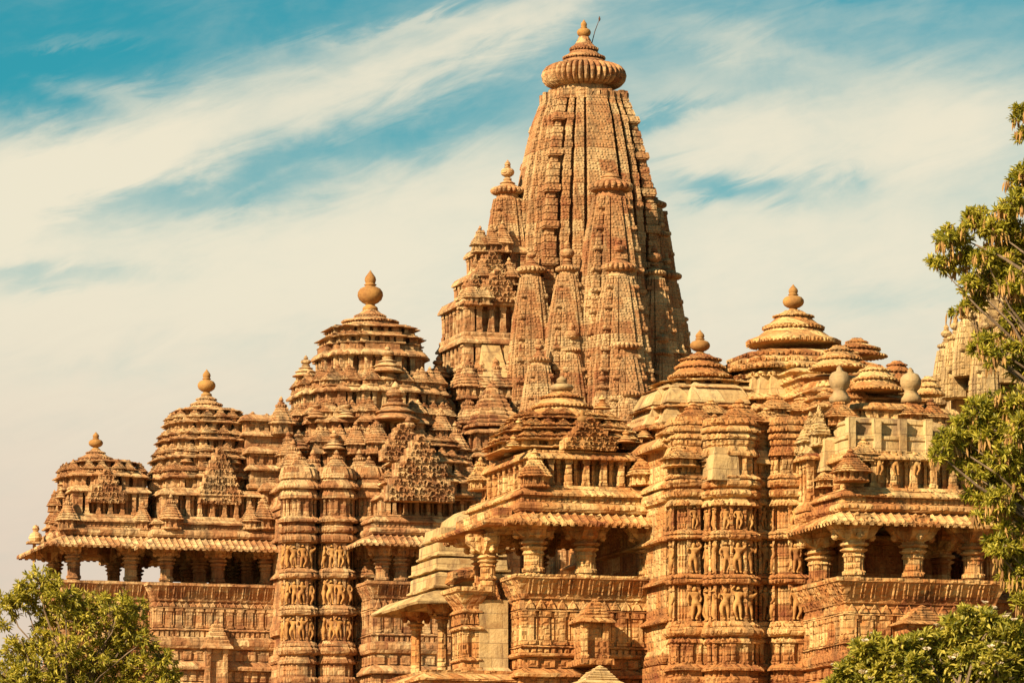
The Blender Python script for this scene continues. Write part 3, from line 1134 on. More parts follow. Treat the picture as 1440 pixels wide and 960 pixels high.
def far_link():
    """stepped porches climbing the entrance side of the spire"""
    k = kf
    mb = MB()
    vf = -60 * k
    def block(x0, x1, ya, yb, v, kind='niche', vb=None, amp=0.14):
        u0, u1 = F.u(x0, v, (ya + yb) / 2), F.u(x1, v, (ya + yb) / 2)
        z0, z1 = F.z(yb, v), F.z(ya, v)
        vb = vb if vb is not None else -v
        h = z1 - z0
        P = rect(u0, u1, v, vb)
        if kind == 'niche':
            mb.loft(P, stack_profile([('roll', z0, z0 + h * .14, .10), ('wall', z0 + h * .14, z0 + h * .78, -.36), ('corn', z0 + h * .78, z1 - .02, amp), ('wall', z1 - .02, z1, 0)]))
            pilasters(mb, P, z0 + h * .14, z0 + h * .78, 0.55, 0.20, 0.0, back=.4)
        else:
            mb.loft(P, stack_profile([('wall', z0, z1 - .15, 0), ('corn', z1 - .15, z1, amp)]))
    block(678, 745, 346, 388, -40 * k, 'niche', amp=.1)
    block(666, 745, 384, 426, -50 * k, 'niche', amp=.1)
    block(654, 745, 418, 476, vf, 'niche', amp=.14)
    block(652, 745, 474, 522, -64 * k, 'niche', amp=.12)
    block(656, 748, 520, 552, -70 * k, 'plain', amp=.2)
    block(650, 760, 548, 600, -78 * k, 'niche')
    block(648, 770, 598, 650, -88 * k, 'niche')
    block(646, 780, 648, 720, -95 * k, 'niche')
    block(644, 800, 720, 980, -100 * k, 'plain')
    # rows of miniature shrines and lumps over the cornices
    for (x0, x1, y, v, n, w) in ((668, 716, 354, -42, 3, 22), (670, 726, 400, -53, 3, 22), (656, 690, 428, -64, 2, 22), (650, 745, 560, -84, 5, 30), (648, 760, 612, -94, 5, 30)):
        for i in range(n):
            p = F.at(x0 + (x1 - x0) * (i + .5) / n, y, v * k)
            mb.merge(KUTA, (p[0], p[1] + 0.1, p[2] - 0.05), (w * k * 1.15, w * k * 1.15, w * k * random.uniform(1.2, 1.5)))
    for i in range(4):                                   # along the entrance side of each storey
        for (x, y, v, w) in ((680, 364, 30, 22), (668, 404, 40, 22), (655, 432, 52, 22), (650, 560, 70, 30)):
            p = F.at(x, y, -v * k + 2 * v * k * (i + .5) / 4)
            mb.merge(KUTA, (p[0], p[1], p[2] - 0.1), (w * k * 1.1, w * k * 1.1, w * k * 1.4))
    mb.build('antechamber', M['far'], far)
    for (x, y, v, w, h) in ((700, 424, -68, 56, 44), (692, 388, -56, 44, 34), (668, 424, -62, 28, 38)):
        link('lattice_gable', lattice_gable(w * k, h * k, .5, 5).mesh('lattice_gable', M['far'], .014), far, F.at(x, y, v * k))
    # smooth plastered lean-to roofs
    mb = MB()
    for (x0, x1, ya, yb, v, vo) in ((672, 708, 486, 531, -66, 92), (654, 672, 486, 530, -40, 70), (704, 724, 474, 520, -62, 80)):
        ua, ub = F.u(x0, -v * -k, 500), F.u(x1, -v * -k, 500)
        z0, z1 = F.z(yb, -vo * k), F.z(ya, v * k)
        ins = 6 * k
        mb.add([(ua, -vo * k, z0), (ub, -vo * k, z0), (ub - ins, v * k, z1), (ua + ins, v * k, z1),
                (ua, v * k + 2, z0), (ub, v * k + 2, z0), (ub - ins, v * k + 2, z1), (ua + ins, v * k + 2, z1)],
               [(0, 1, 2, 3), (1, 5, 6, 2), (5, 4, 7, 6), (4, 0, 3, 7), (3, 2, 6, 7), (4, 5, 1, 0)])
    mb.build('lean_to_roof', M['plain'], far)
    # small ribbed pyramid roof in front of the antechamber
    mb = MB()
    v = -112 * k
    c = F.at(692, 600, v)
    sq, _ = ratha([(0.4, 1.0), (0.86, 0.86)])
    for i in range(9):
        w = (38 - i * 3.2) * k
        y0 = 604 - i * 6.0
        mb.loft(sq, [(w * .92, 0, F.z(y0, v)), (w, .02, F.z(y0 - .5, v)), (w, .02, F.z(y0 - 3.2, v)), (w * .88, 0, F.z(y0 - 6, v))], (c[0], c[1]))
    disc_stack(mb, [(13 * k, F.z(552, v), F.z(546, v)), (9 * k, F.z(546, v), F.z(541, v))], (c[0], c[1]), 24, False)
    P = [(x * 36 * k, y * 36 * k) for x, y in sq]
    for (ya, yb) in ((608, 640), (640, 680), (680, 760)):
        z0, z1 = F.z(yb, v), F.z(ya, v)
        h = z1 - z0
        mb.loft(P, stack_profile([('roll', z0, z0 + h * .15, .12), ('wall', z0 + h * .15, z0 + h * .8, -.06), ('corn', z0 + h * .8, z1, .2)]), (c[0], c[1]))
        pilasters(mb, P, z0 + h * .15, z0 + h * .8, .4, .15, 0.0, (c[0], c[1]), .2)
    mb.loft(P, [(1, 0, 4), (1, 0, F.z(758, v))], (c[0], c[1]))
    mb.build('pavilion_roof', M['far'], far)


far_link()


def roof_cap(fr, parent, px, v, discs, fin, rfin, mat, potmat, name='bell_roof'):
    """round stepped cap plus a vase finial; discs [(r_px, y_top, y_bot)] top to bottom, fin = (y_top, y_bot)"""
    k = fr.k
    c = fr.at(px, 600, v)
    mb = MB()
    ds = [(r * k, fr.z(yb, v, px), fr.z(ya, v, px)) for r, ya, yb in reversed(discs)]
    disc_stack(mb, ds, (c[0], c[1]), 48)
    o = mb.build(name, mat, parent)
    if fin:
        z0 = fr.z(fin[1], v, px)
        link('finial', kalasha(fr.z(fin[0], v, px) - z0, rfin * k).mesh('finial', potmat, 0, True), o, (c[0], c[1], z0))
    return o


def far_hall():
    """great hall: pyramid roof, wall towers, transept balcony"""
    k = kf
    c = F.at(520, 600, 0)
    cc = (c[0], 0.0)
    mb = MB()
    roof_tiers(F, mb, cc, 0.0, [(58, 470, 484), (66, 484, 499)], kuta=False, bands=[(0.45, 1.0), (0.72, 0.86), (0.8, 0.8)])
    roof_tiers(F, mb, cc, 0.0, [(72, 500, 548)], kuta=False, step=1.1)
    roof_tiers(F, mb, cc, 0.0, [(104, 556, 600), (122, 602, 642), (136, 645, 690)], kuta=True, kmin=.6, kh=.85)
    ro = mb.build('hall_roof', M['far'], far)
    roof_cap(F, far, 520, 0, [(22, 436, 446), (40, 445, 454), (50, 453, 470)], (380, 437), 18, M['far'], M['pot'])
    # subsidiary bells on the four sides
    bell = BELL.mesh('turret', M['far'], 0.006)
    for (px, y, v, r) in ((430, 530, 0, 19), (616, 532, 0, 20), (545, 524, -94, 24), (556, 592, -133, 34), (574, 628, -182, 26),
                          (470, 520, -20, 12), (445, 588, -90, 15), (487, 588, -105, 15), (420, 632, -110, 17), (470, 632, -125, 17), (525, 640, -130, 17),
                          (625, 585, -80, 17)):
        p = F.at(px, y, v * k)
        link('turret', bell, ro, p, 0, (r * k, r * k, r * k * 0.95))
    kmesh = KUTA.mesh('turret', M['far'], 0.006)
    for (px, y, v, w) in ((395, 612, -70, 34), (412, 676, -140, 36), (440, 700, -150, 42), (505, 690, -150, 36), (530, 640, -140, 34), (500, 640, -128, 30),
                          (640, 650, -120, 36), (655, 690, -130, 36), (620, 620, -110, 30), (405, 655, -120, 30)):
        p = F.at(px, y, v * k)
        link('turret', kmesh, ro, p, 0, (w * k, w * k, w * k * 1.1))
    # main wall body
    mb = MB()
    u0, u1 = F.u(398, -150 * k), F.u(648, -150 * k)
    P, _ = subdivide(rect(u0, u1, -150 * k, 150 * k), [0] * 4, .6)
    yy = [975, 940, 925, 900, 870, 820, 812, 770, 762, 735, 725, 715, 700, 690]
    kinds = [('wall', .1), ('roll', .2), ('wall', 0), ('corn', .15), ('wall', 0), ('corn', .15), ('wall', 0), ('corn', .15), ('wall', 0), ('roll', .1), ('corn', .15), ('wall', 0), ('corn', .2)]
    items = [('wall', 4.0, F.z(975, -150 * k), .3)] + [(kd[0], F.z(a, -150 * k), F.z(b, -150 * k), kd[1]) for kd, a, b in zip(kinds, yy[:-1], yy[1:])]
    mb.loft(P, stack_profile(items))
    mb.build('hall_wall', M['far'], far)
    # towers
    B = [('corn', 655, 672, 3), ('corn', 672, 686, 6), ('corn', 686, 700, 4), ('niche', 700, 724, 0), ('corn', 724, 733, 5), ('wall', 733, 738, -1), ('roll', 738, 748, 4), ('roll', 750, 762, 4),
         ('fig', 763, 798, 0), ('corn', 798, 804, 3), ('roll', 804, 812, 4), ('fig', 813, 850, 0), ('corn', 850, 856, 3), ('roll', 856, 864, 4), ('fig', 865, 900, 0),
         ('corn', 900, 908, 3), ('roll', 908, 920, 5), ('corn', 922, 932, 3), ('wall', 932, 950, 0), ('roll', 950, 962, 4), ('wall', 962, 975, 2)]
    for (px, v, r) in ((421, -172, 22.5), (473, -176, 23), (519, -168, 19)):
        tower(F, far, px, v * k, r, B, M['far'], 'far')
        p = F.at(px, 668, v * k)
        link('turret', kmesh, ro, (p[0], p[1], p[2] - .3), 0, (r * k * 1.6, r * k * 1.6, r * k * 1.35))
    # transept balcony
    vf, vb = -246 * k, -150 * k
    u0, u1 = F.u(528, vf), F.u(700, vf)
    Y = dict(panel_bot=893, panel_top=862, seat_bot=846, seat_top=822, eave_top=757, eave_edge=771, roll_bot=757, roll_top=746, frieze_bot=730, frieze_top=705)
    cols = dict(r=9, cap=38, arm=22, at=[(F.u(x, vf + .3), vf + .3) for x in (538, 552 + 12, 604, 650)] + [(u0 + .3, vb - .8)])
    porch(F, far, u0, u1, vf, vb, Y, cols, M['far'], 0.75, 0.8, 'far', frieze_in=.35)
    # stepped roof with lattice gable over the balcony
    mb = MB()
    cb = F.at(600, 640, -205 * k)
    roof_tiers(F, mb, (cb[0], cb[1]), cb[1], [(38, 628, 650), (50, 650, 678), (60, 678, 706)], kuta=True, kmin=.5, kh=.7)
    mb.build('balcony_roof', M['far'], far)
    g = lattice_gable(96 * k, 88 * k, 0.6, 8)
    p = F.at(592, 704, -272 * k)
    link('lattice_gable', g.mesh('lattice_gable', M['far'], .012), far, p)
    p = F.at(566, 648, -240 * k)
    link('lattice_gable', lattice_gable(60 * k, 50 * k, 0.5, 6).mesh('lattice_gable', M['far'], .012), far, p)
    # plain masonry slabs right of the gable
    mb = MB()
    for (x0, x1, ya, yb, v) in ((636, 668, 662, 740, -165), (606, 640, 560, 600, -60), (645, 690, 690, 760, -150)):
        mb.loft(rect(F.u(x0, v * k), F.u(x1, v * k), v * k, v * k + 1.6),
                [(1, 0, F.z(yb, v * k)), (1, 0, F.z(ya + 12, v * k)), (1, -.12, F.z(ya + 4, v * k)), (1, -.3, F.z(ya, v * k))])
    mb.build('masonry_slab', M['plain'], far)


far_hall()


def far_porches():
    k = kf
    YL = dict(panel_bot=893, panel_top=866, seat_bot=857, seat_top=832, eave_top=770, eave_edge=785, roll_bot=770, roll_top=757, frieze_bot=743, frieze_top=709)
    # middle hall
    vf, vb = -100 * k, 100 * k
    u0, u1 = F.u(221, vf), F.u(400, vf)
    at = [(F.u(x, vf + .35), vf + .35) for x in (236, 308, 376)] + [(u0 + .35 + i * (u1 - u0) / 2.2, vb - .35) for i in range(3)] \
        + [(u0 + (u1 - u0) * .42, -1.1), (u0 + (u1 - u0) * .42, 1.1), (u0 + (u1 - u0) * .8, -1.1), (u0 + (u1 - u0) * .8, 1.1)]
    porch(F, far, u0, u1, vf, vb, YL, dict(r=9, cap=33, arm=22, at=at), M['far'], 0.85, 0.85, 'far', frieze_in=.3)
    mb = MB()
    mb.box(u0 + 1.2, u1 - .2, vb - 1.6, vb - 1.2, F.z(815, vf), F.z(772, vf))
    mb.box(u0 + (u1 - u0) * .62, u1 - .2, vb - 1.6, vb - 1.2, F.z(850, vf), F.z(813, vf))
    mb.build('inner_wall', M['far'], far)
    mb = MB()
    c = F.at(290, 640, 0)
    cc = ((u0 + u1) / 2 * .25 + c[0] * .75, 0)
    roof_tiers(F, mb, cc, 0, [(42, 592, 606)], kuta=False)
    roof_tiers(F, mb, cc, 0, [(53, 608, 630), (62, 632, 655), (70, 657, 682), (76, 684, 712)], kuta=True, kmin=.55, kh=.85)
    ro = mb.build('middle_roof', M['far'], far)
    roof_cap(F, far, 290, 0, [(14, 556, 562), (22, 562, 570), (32, 569, 580), (44, 579, 592)], (519, 557), 12.5, M['far'], M['pot'])
    bell = BELL.mesh('turret', M['far'], 0.006)
    kmesh = KUTA.mesh('turret', M['far'], 0.006)
    for (px, y, v, r) in ((250, 608, 0, 10), (331, 604, 0, 11), (297, 606, -46, 12), (240, 690, -40, 14), (345, 630, -40, 12), (262, 650, -60, 10), (330, 652, -66, 10)):
        link('turret', bell, ro, F.at(px, y, v * k), 0, (r * k, r * k, r * k))
    for (px, y, v, w) in ((240, 745, -98, 30), (370, 745, -98, 30), (352, 745, -100, 24), (218, 700, -20, 22)):
        link('turret', kmesh, ro, F.at(px, y, v * k), 0, (w * k, w * k, w * k * 1.15))
    link('lattice_gable', lattice_gable(62 * k, 76 * k, 0.4, 7).mesh('lattice_gable', M['far'], .012), far, F.at(309, 708, -92 * k))
    # block joining the middle hall to the great hall
    mb = MB()
    for (x0, x1, ya, yb, v) in ((345, 405, 596, 650, -70), (352, 410, 640, 700, -88), (372, 420, 690, 760, -100)):
        P = rect(F.u(x0, v * k), F.u(x1, v * k), v * k, -v * k)
        z0, z1 = F.z(yb, v * k), F.z(ya, v * k)
        h = z1 - z0
        mb.loft(P, stack_profile([('roll', z0, z0 + h * .14, .12), ('wall', z0 + h * .14, z0 + h * .45, -.05), ('corn', z0 + h * .45, z0 + h * .58, .15),
                                  ('wall', z0 + h * .58, z0 + h * .84, -.08), ('corn', z0 + h * .84, z1, .18)]))
        pilasters(mb, P, z0 + h * .58, z0 + h * .84, .4, .16, 0)
        for i in range(3):
            p = F.at(x0 + (x1 - x0) * (i + .5) / 3, ya + 2, v * k + .3)
            mb.merge(KUTA, p, (.8, .7, random.uniform(.3, .42)))
    mb.build('joining_block', M['far'], far)
    # entrance porch
    vf, vb = -72 * k, 72 * k
    u0, u1 = F.u(96, vf), F.u(222, vf)
    Y2 = dict(YL)
    at = [(F.u(x, vf + .3), vf + .3) for x in (106, 186)] + [(u0 + .3, vb - .3), (u0 + (u1 - u0) * .75, vb - .3)]
    porch(F, far, u0, u1, vf, vb, Y2, dict(r=9, cap=33, arm=22, at=at), M['far'], 0.95, 0.85, 'far', frieze_in=.3)
    mb = MB()
    c = F.at(135, 640, 0)
    roof_tiers(F, mb, (c[0] + .25, 0), 0, [(42, 668, 682)], kuta=False)
    roof_tiers(F, mb, (c[0] + .25, 0), 0, [(58, 684, 712)], kuta=True, kmin=.5, kh=.8)
    ro = mb.build('porch_roof', M['far'], far)
    roof_cap(F, far, 135, 0, [(13, 632, 637), (24, 637, 646), (33, 645, 656), (42, 655, 668)], (607, 633), 10, M['far'], M['pot'])
    for (px, y, v, r) in ((92, 682, 0, 11), (146, 680, -44, 10), (180, 690, -10, 10), (86, 700, -20, 9)):
        link('turret', bell, ro, F.at(px, y, v * k), 0, (r * k, r * k, r * k * 1.1))
    for (px, y, v, w) in ((95, 746, -70, 28), (200, 746, -68, 24), (80, 746, 0, 20), (76, 720, 20, 18), (75, 746, 60, 22)):
        link('turret', kmesh, ro, F.at(px, y, v * k), 0, (w * k, w * k, w * k * 1.2))
    link('lattice_gable', lattice_gable(54 * k, 44 * k, 0.35, 5).mesh('lattice_gable', M['far'], .012), far, F.at(150, 706, -66 * k))
    # upright post with a small seated carving on the porch eave
    mb = MB()
    p = F.at(48, 790, 40 * k)
    mb.tube([p, (p[0], p[1], p[2] + .75)], [.07, .06], 8)
    mb.box(p[0] - .3, p[0] + .35, p[1] - .2, p[1] + .2, p[2] + .72, p[2] + .80)
    mb.lathe([(.2, p[2] + .8), (.28, p[2] + .95), (.22, p[2] + 1.1), (.10, p[2] + 1.2), (.15, p[2] + 1.3), (.1, p[2] + 1.42), (.02, p[2] + 1.46)], (p[0] + .05, p[1]), 10)
    mb.build('eave_bracket', M['far'], far)
    niche(F, far, 305, -118 * k, 880, 975, 15, M['far'])


def niche(fr, root, px, v, ytop, ybot, w, mat):
    """small framed shrine niche with a stepped pointed roof standing against a base"""
    k = fr.k
    p = fr.at(px, ybot, v)
    H = fr.z(ytop, v) - p[2]
    mb = MB()
    W = w * k
    mb.box(-W, W, 0.12, 1.0, 0, H * .60)
    for s in (-1, 1):
        pl, _ = ratha([(.5, 1.0), (.8, .8)], W * .22)
        mb.loft(pl, [(1.3, 0, 0), (1.3, 0, H * .06), (1, 0, H * .08), (1, 0, H * .5), (1.4, 0, H * .54), (1.4, 0, H * .6)], (s * W * .78, 0.05))
    mb.loft(rect(-W * 1.25, W * 1.25, -.18, 1.0), [(1, 0, -.1 * H), (1, 0, 0)])
    mb.loft(rect(-W * 1.1, W * 1.1, -.1, .9), [(1, 0, H * .6), (1, W * .28, H * .605), (1, W * .28, H * .63), (1, 0, H * .68)])
    n = 5
    for i in range(n):
        s = 1 - i / n * .8
        z0 = H * (.68 + .26 * i / n)
        mb.loft(rect(-W * s, W * s, -.1 * s, .6), [(1, -.02, z0), (1, .02, z0 + .01), (1, .02, z0 + H * .03), (1, -.03, z0 + H * .052)])
    mb.lathe([(W * .25, H * .93), (W * .3, H * .96), (W * .05, H * 1.0)], (0, .1), 10)
    o = link('niche_shrine', mb.mesh('niche_shrine', mat, .01), root, p)
    return o


far_porches()

# ================================================================== NEAR TEMPLE
N = Frame(790, 143.0)
kn = N.k
near = thing('pillared_temple', 'orange sandstone temple in front with pillared balconies, figure-carved towers and a low round-capped roof',
             'temple', tuple(N.o), YAW)
KNEAR = KUTA.mesh('turret', M['near'], 0.006)
BNEAR = BELL.mesh('turret', M['near'], 0.006)


def near_porch():
    k = kn
    vf, vb = -2.75, 2.75
    u0, u1 = N.u(737, vf), N.u(945, vf)
    Y = dict(panel_bot=905, panel_top=858, seat_bot=841, seat_top=807, eave_top=719, eave_edge=735, roll_bot=719, roll_top=704, frieze_bot=684, frieze_top=641)
    at = [(N.u(x, vf + .32), vf + .32) for x in (750, 823, 912)] + [(u0 + .32, vb - .35), (u0 + 1.9, vb - .35), (u1 - .5, vb - .35)]
    porch(N, near, u0, u1, vf, vb, Y, dict(r=14, cap=48, arm=34, at=at), M['near'], 0.62, 1.0, 'near', frieze_in=.28)
    # lower entrance bay on the left, with its own eave, column and pedestal
    mb = MB()
    za = N.z(733, -2.75)
    mb.loft(subdivide(rect(u0 - .95, u0 + .1, -2.55, 2.3), [0] * 4, .4)[0], [(1, -.3, za - .3), (1, -.2, za - .1), (1, .26, za - .12), (1, .30, za - .05), (1, .28, za + .01), (1, -.3, za + .16), (1, -.3, za + .45)])
    mb.build('entrance_eave', M['near'], near)
    sh, ca = make_column(N.z(752, -1.4) - N.z(845, -1.4), 11 * k, 40 * k, 30 * k)
    pc = N.at(686, 845, -1.45)
    o = link('column', sh.mesh('column', M['near'], .006), near, pc)
    link('capital', ca.mesh('capital', M['near'], .01), o)
    mb = MB()
    mb.loft(subdivide(rect(pc[0] - .36, pc[0] + .5, pc[1] - .35, pc[1] + .5), [0] * 4, .3)[0],
            [(1, .08, 4), (1, .08, N.z(945, -1.4)), (1, 0, N.z(940, -1.4)), (1, 0, pc[2])])
    mb.build('pedestal', M['plain'], near)
    # entrance seat with carved panels and a flaring back
    mb = MB()
    v = -1.75
    ua, ub = N.u(653, v), N.u(674, v)
    R0 = rect(ua, ub, v, v + 1.1)
    z = lambda y: N.z(y, v)
    mb.loft(subdivide(R0, [0] * 4, .2)[0], stack_profile([('wall', 4, z(948), .1), ('roll', z(948), z(938), .1), ('wall', z(938), z(930), .02), ('corn', z(930), z(924), .08), ('wall', z(924), z(886), -.04),
                                  ('corn', z(886), z(879), .12), ('wall', z(879), z(862), 0), ('corn', z(862), z(856), .08)])
            + [(1, .03, z(852)), (1, .10, z(846)), (1, .24, z(834)), (1, .29, z(833)), (1, .29, z(827)), (1, .1, z(827))])
    pilasters(mb, R0, z(924), z(886), .22, .11, .03)
    dentils(mb, R0, z(878), z(864), .14, .07, tri=True)
    mb.build('entrance_seat', M['near'], near, .008)
    mb = MB()                                            # entrance platform
    mb.loft(subdivide(rect(u0 - 2.7, u0 + .1, vf + .6, vb - .6), [0] * 4, .6)[0],
            stack_profile([('wall', 4, N.z(960, -2), .2), ('corn', N.z(960, -2), N.z(948, -2), .3), ('wall', N.z(948, -2), N.z(944, -2), 0)]))
    mb.build('entrance_platform', M['near'], near)
    # roof over the porch
    mb = MB()
    cx = N.at(790, 600, 0)[0]
    cc = ((u0 + min(u1, N.u(925, vf))) / 2 * .5 + cx * .5, 0)
    roof_tiers(N, mb, cc, 0, [(72, 589, 604), (88, 606, 622), (98, 622, 638)], kuta=True, kmin=.45, kh=1.05, bands=[(0.4, 1.0), (0.7, 0.9), (0.84, 0.84)])
    ro = mb.build('porch_roof', M['near'], near)
    roof_cap(N, near, 790, 0, [(31, 552, 560), (44, 560, 574), (56, 574, 590)], (528, 556), 17, M['near'], M['palepot'])
    for (px, y, v, w) in ((752, 686, -2.6, 40), (905, 684, -2.6, 40), (676, 690, 2.4, 36)):
        link('turret', KNEAR, ro, N.at(px, y, v), 0, (w * k, w * k, w * k * .95))
    for (px, y, v, r) in ((730, 606, -1.2, 13), (722, 628, -2.2, 12), (880, 622, -2.2, 13), (906, 616, -1, 14), (735, 598, 1, 12), (847, 575, -.5, 14)):
        link('turret', BNEAR, ro, N.at(px, y, v), 0, (r * k, r * k, r * k * .85))
    link('lattice_gable', lattice_gable(80 * k, 44 * k, .45, 6).mesh('lattice_gable', M['near'], .012), near, N.at(830, 632, -2.62))
    p = N.at(819, 594, -2.5)
    link('finial', kalasha(24 * k, 7.5 * k).mesh('finial', M['pot'], 0, True), ro, (p[0], p[1], p[2] - .1))
    # pale stumps on the left corner
    mb = MB()
    for (px, y, v, h, w) in ((706, 640, .6, 36, 8), (697, 640, 1.4, 30, 7), (716, 640, -.2, 26, 7)):
        p = N.at(px, y, v)
        mb.loft(ngon(7, w * k), [(1, 0, p[2]), (.9, 0, p[2] + h * k * .5), (.5, 0, p[2] + h * k * .8), (.15, 0, p[2] + h * k)], (p[0], p[1]))
    mb.build('broken_pinnacle', M['palepot'], near, .03)
    niche(N, near, 838, vf - .95, 838, 926, 19, M['near'])
    niche(N, near, 845, vf - 1.3, 932, 1000, 22, M['plain'])


near_porch()


def near_body():
    k = kn
    # main wall block behind the towers
    vw = -4.6
    u0, u1 = N.u(936, vw), N.u(1190, vw)
    mb = MB()
    P, _ = subdivide(rect(u0, u1, vw, -vw), [0] * 4, .6)
    mb.loft(P, stack_profile([('wall', 4, N.z(930, vw), .2), ('roll', N.z(930, vw), N.z(905, vw), .2), ('wall', N.z(905, vw), N.z(870, vw), 0), ('corn', N.z(870, vw), N.z(860, vw), .2),
                              ('wall', N.z(860, vw), N.z(815, vw), 0), ('corn', N.z(815, vw), N.z(806, vw), .2), ('wall', N.z(806, vw), N.z(755, vw), 0),
                              ('corn', N.z(755, vw), N.z(746, vw), .2), ('wall', N.z(746, vw), N.z(700, vw), 0), ('roll', N.z(700, vw), N.z(680, vw), .15),
                              ('corn', N.z(680, vw), N.z(668, vw), .2), ('wall', N.z(668, vw), N.z(622, vw), -.05), ('corn', N.z(622, vw), N.z(605, vw), .25)]))
    mb.build('hall_wall', M['near'], near)
    top = [('corn', 585, 596, 3), ('corn', 596, 606, 5), ('corn', 606, 616, 4), ('roll', 616, 626, 2), ('corn', 626, 640, 4), ('niche', 640, 664, 0)]
    B = [('corn', 664, 672, 5), ('roll', 673, 684, 5), ('wall', 684, 687, -1), ('roll', 687, 698, 5), ('wall', 698, 701, -1), ('corn', 701, 710, 4),
         ('fig', 710, 744, 0), ('corn', 744, 750, 4), ('roll', 750, 757, 4), ('fig', 758, 806, 0), ('corn', 806, 812, 4), ('roll', 812, 820, 4), ('fig', 821, 872, 0),
         ('corn', 872, 880, 3), ('roll', 880, 894, 7), ('corn', 895, 903, 3), ('niche', 903, 932, 0), ('corn', 932, 942, 7), ('wall', 942, 950, 1), ('roll', 950, 962, 5), ('wall', 962, 975, 3)]
    for (px, v, r) in ((967, -5.0, 26), (1026, -5.7, 35), (1066, -5.3, 26), (1108, -5.95, 27)):
        tower(N, near, px, v, r, top + B, M['near'], 'near')
    # miniature shrines climbing above the towers
    mb = MB()
    for (px, y, v, w) in ((958, 640, -5.3, 46), (952, 605, -4.8, 44), (975, 585, -4.0, 46), (1040, 592, -5.5, 60), (1078, 592, -5.2, 46), (1112, 602, -5.2, 44),
                          (1110, 645, -5.8, 42), (1000, 640, -5.6, 30), (1005, 600, -4.6, 44), (1000, 575, -3.6, 40), (1130, 575, -4.6, 50), (1090, 570, -4.4, 44), (1150, 600, -5, 40)):
        p = N.at(px, y, v)
        link('turret', KNEAR, near_roof, (p[0], p[1], p[2] - .35), 0, (w * k * 1.1, w * k * 1.1, w * k * .55))
    # pale repaired blocks between the towers
    mb = MB()
    for (x0, x1, ya, yb, v) in ((1003, 1038, 618, 664, -6.46), (1038, 1082, 620, 640, -6.1)):
        mb.loft(subdivide(rect(N.u(x0, v), N.u(x1, v), v, v + 1.6), [0] * 4, .4)[0],
                [(1, .04, N.z(yb, v)), (1, .0, N.z(ya + 14, v)), (1, -.06, N.z(ya, v))])
    mb.build('repaired_masonry', M['plain'], near, .02)


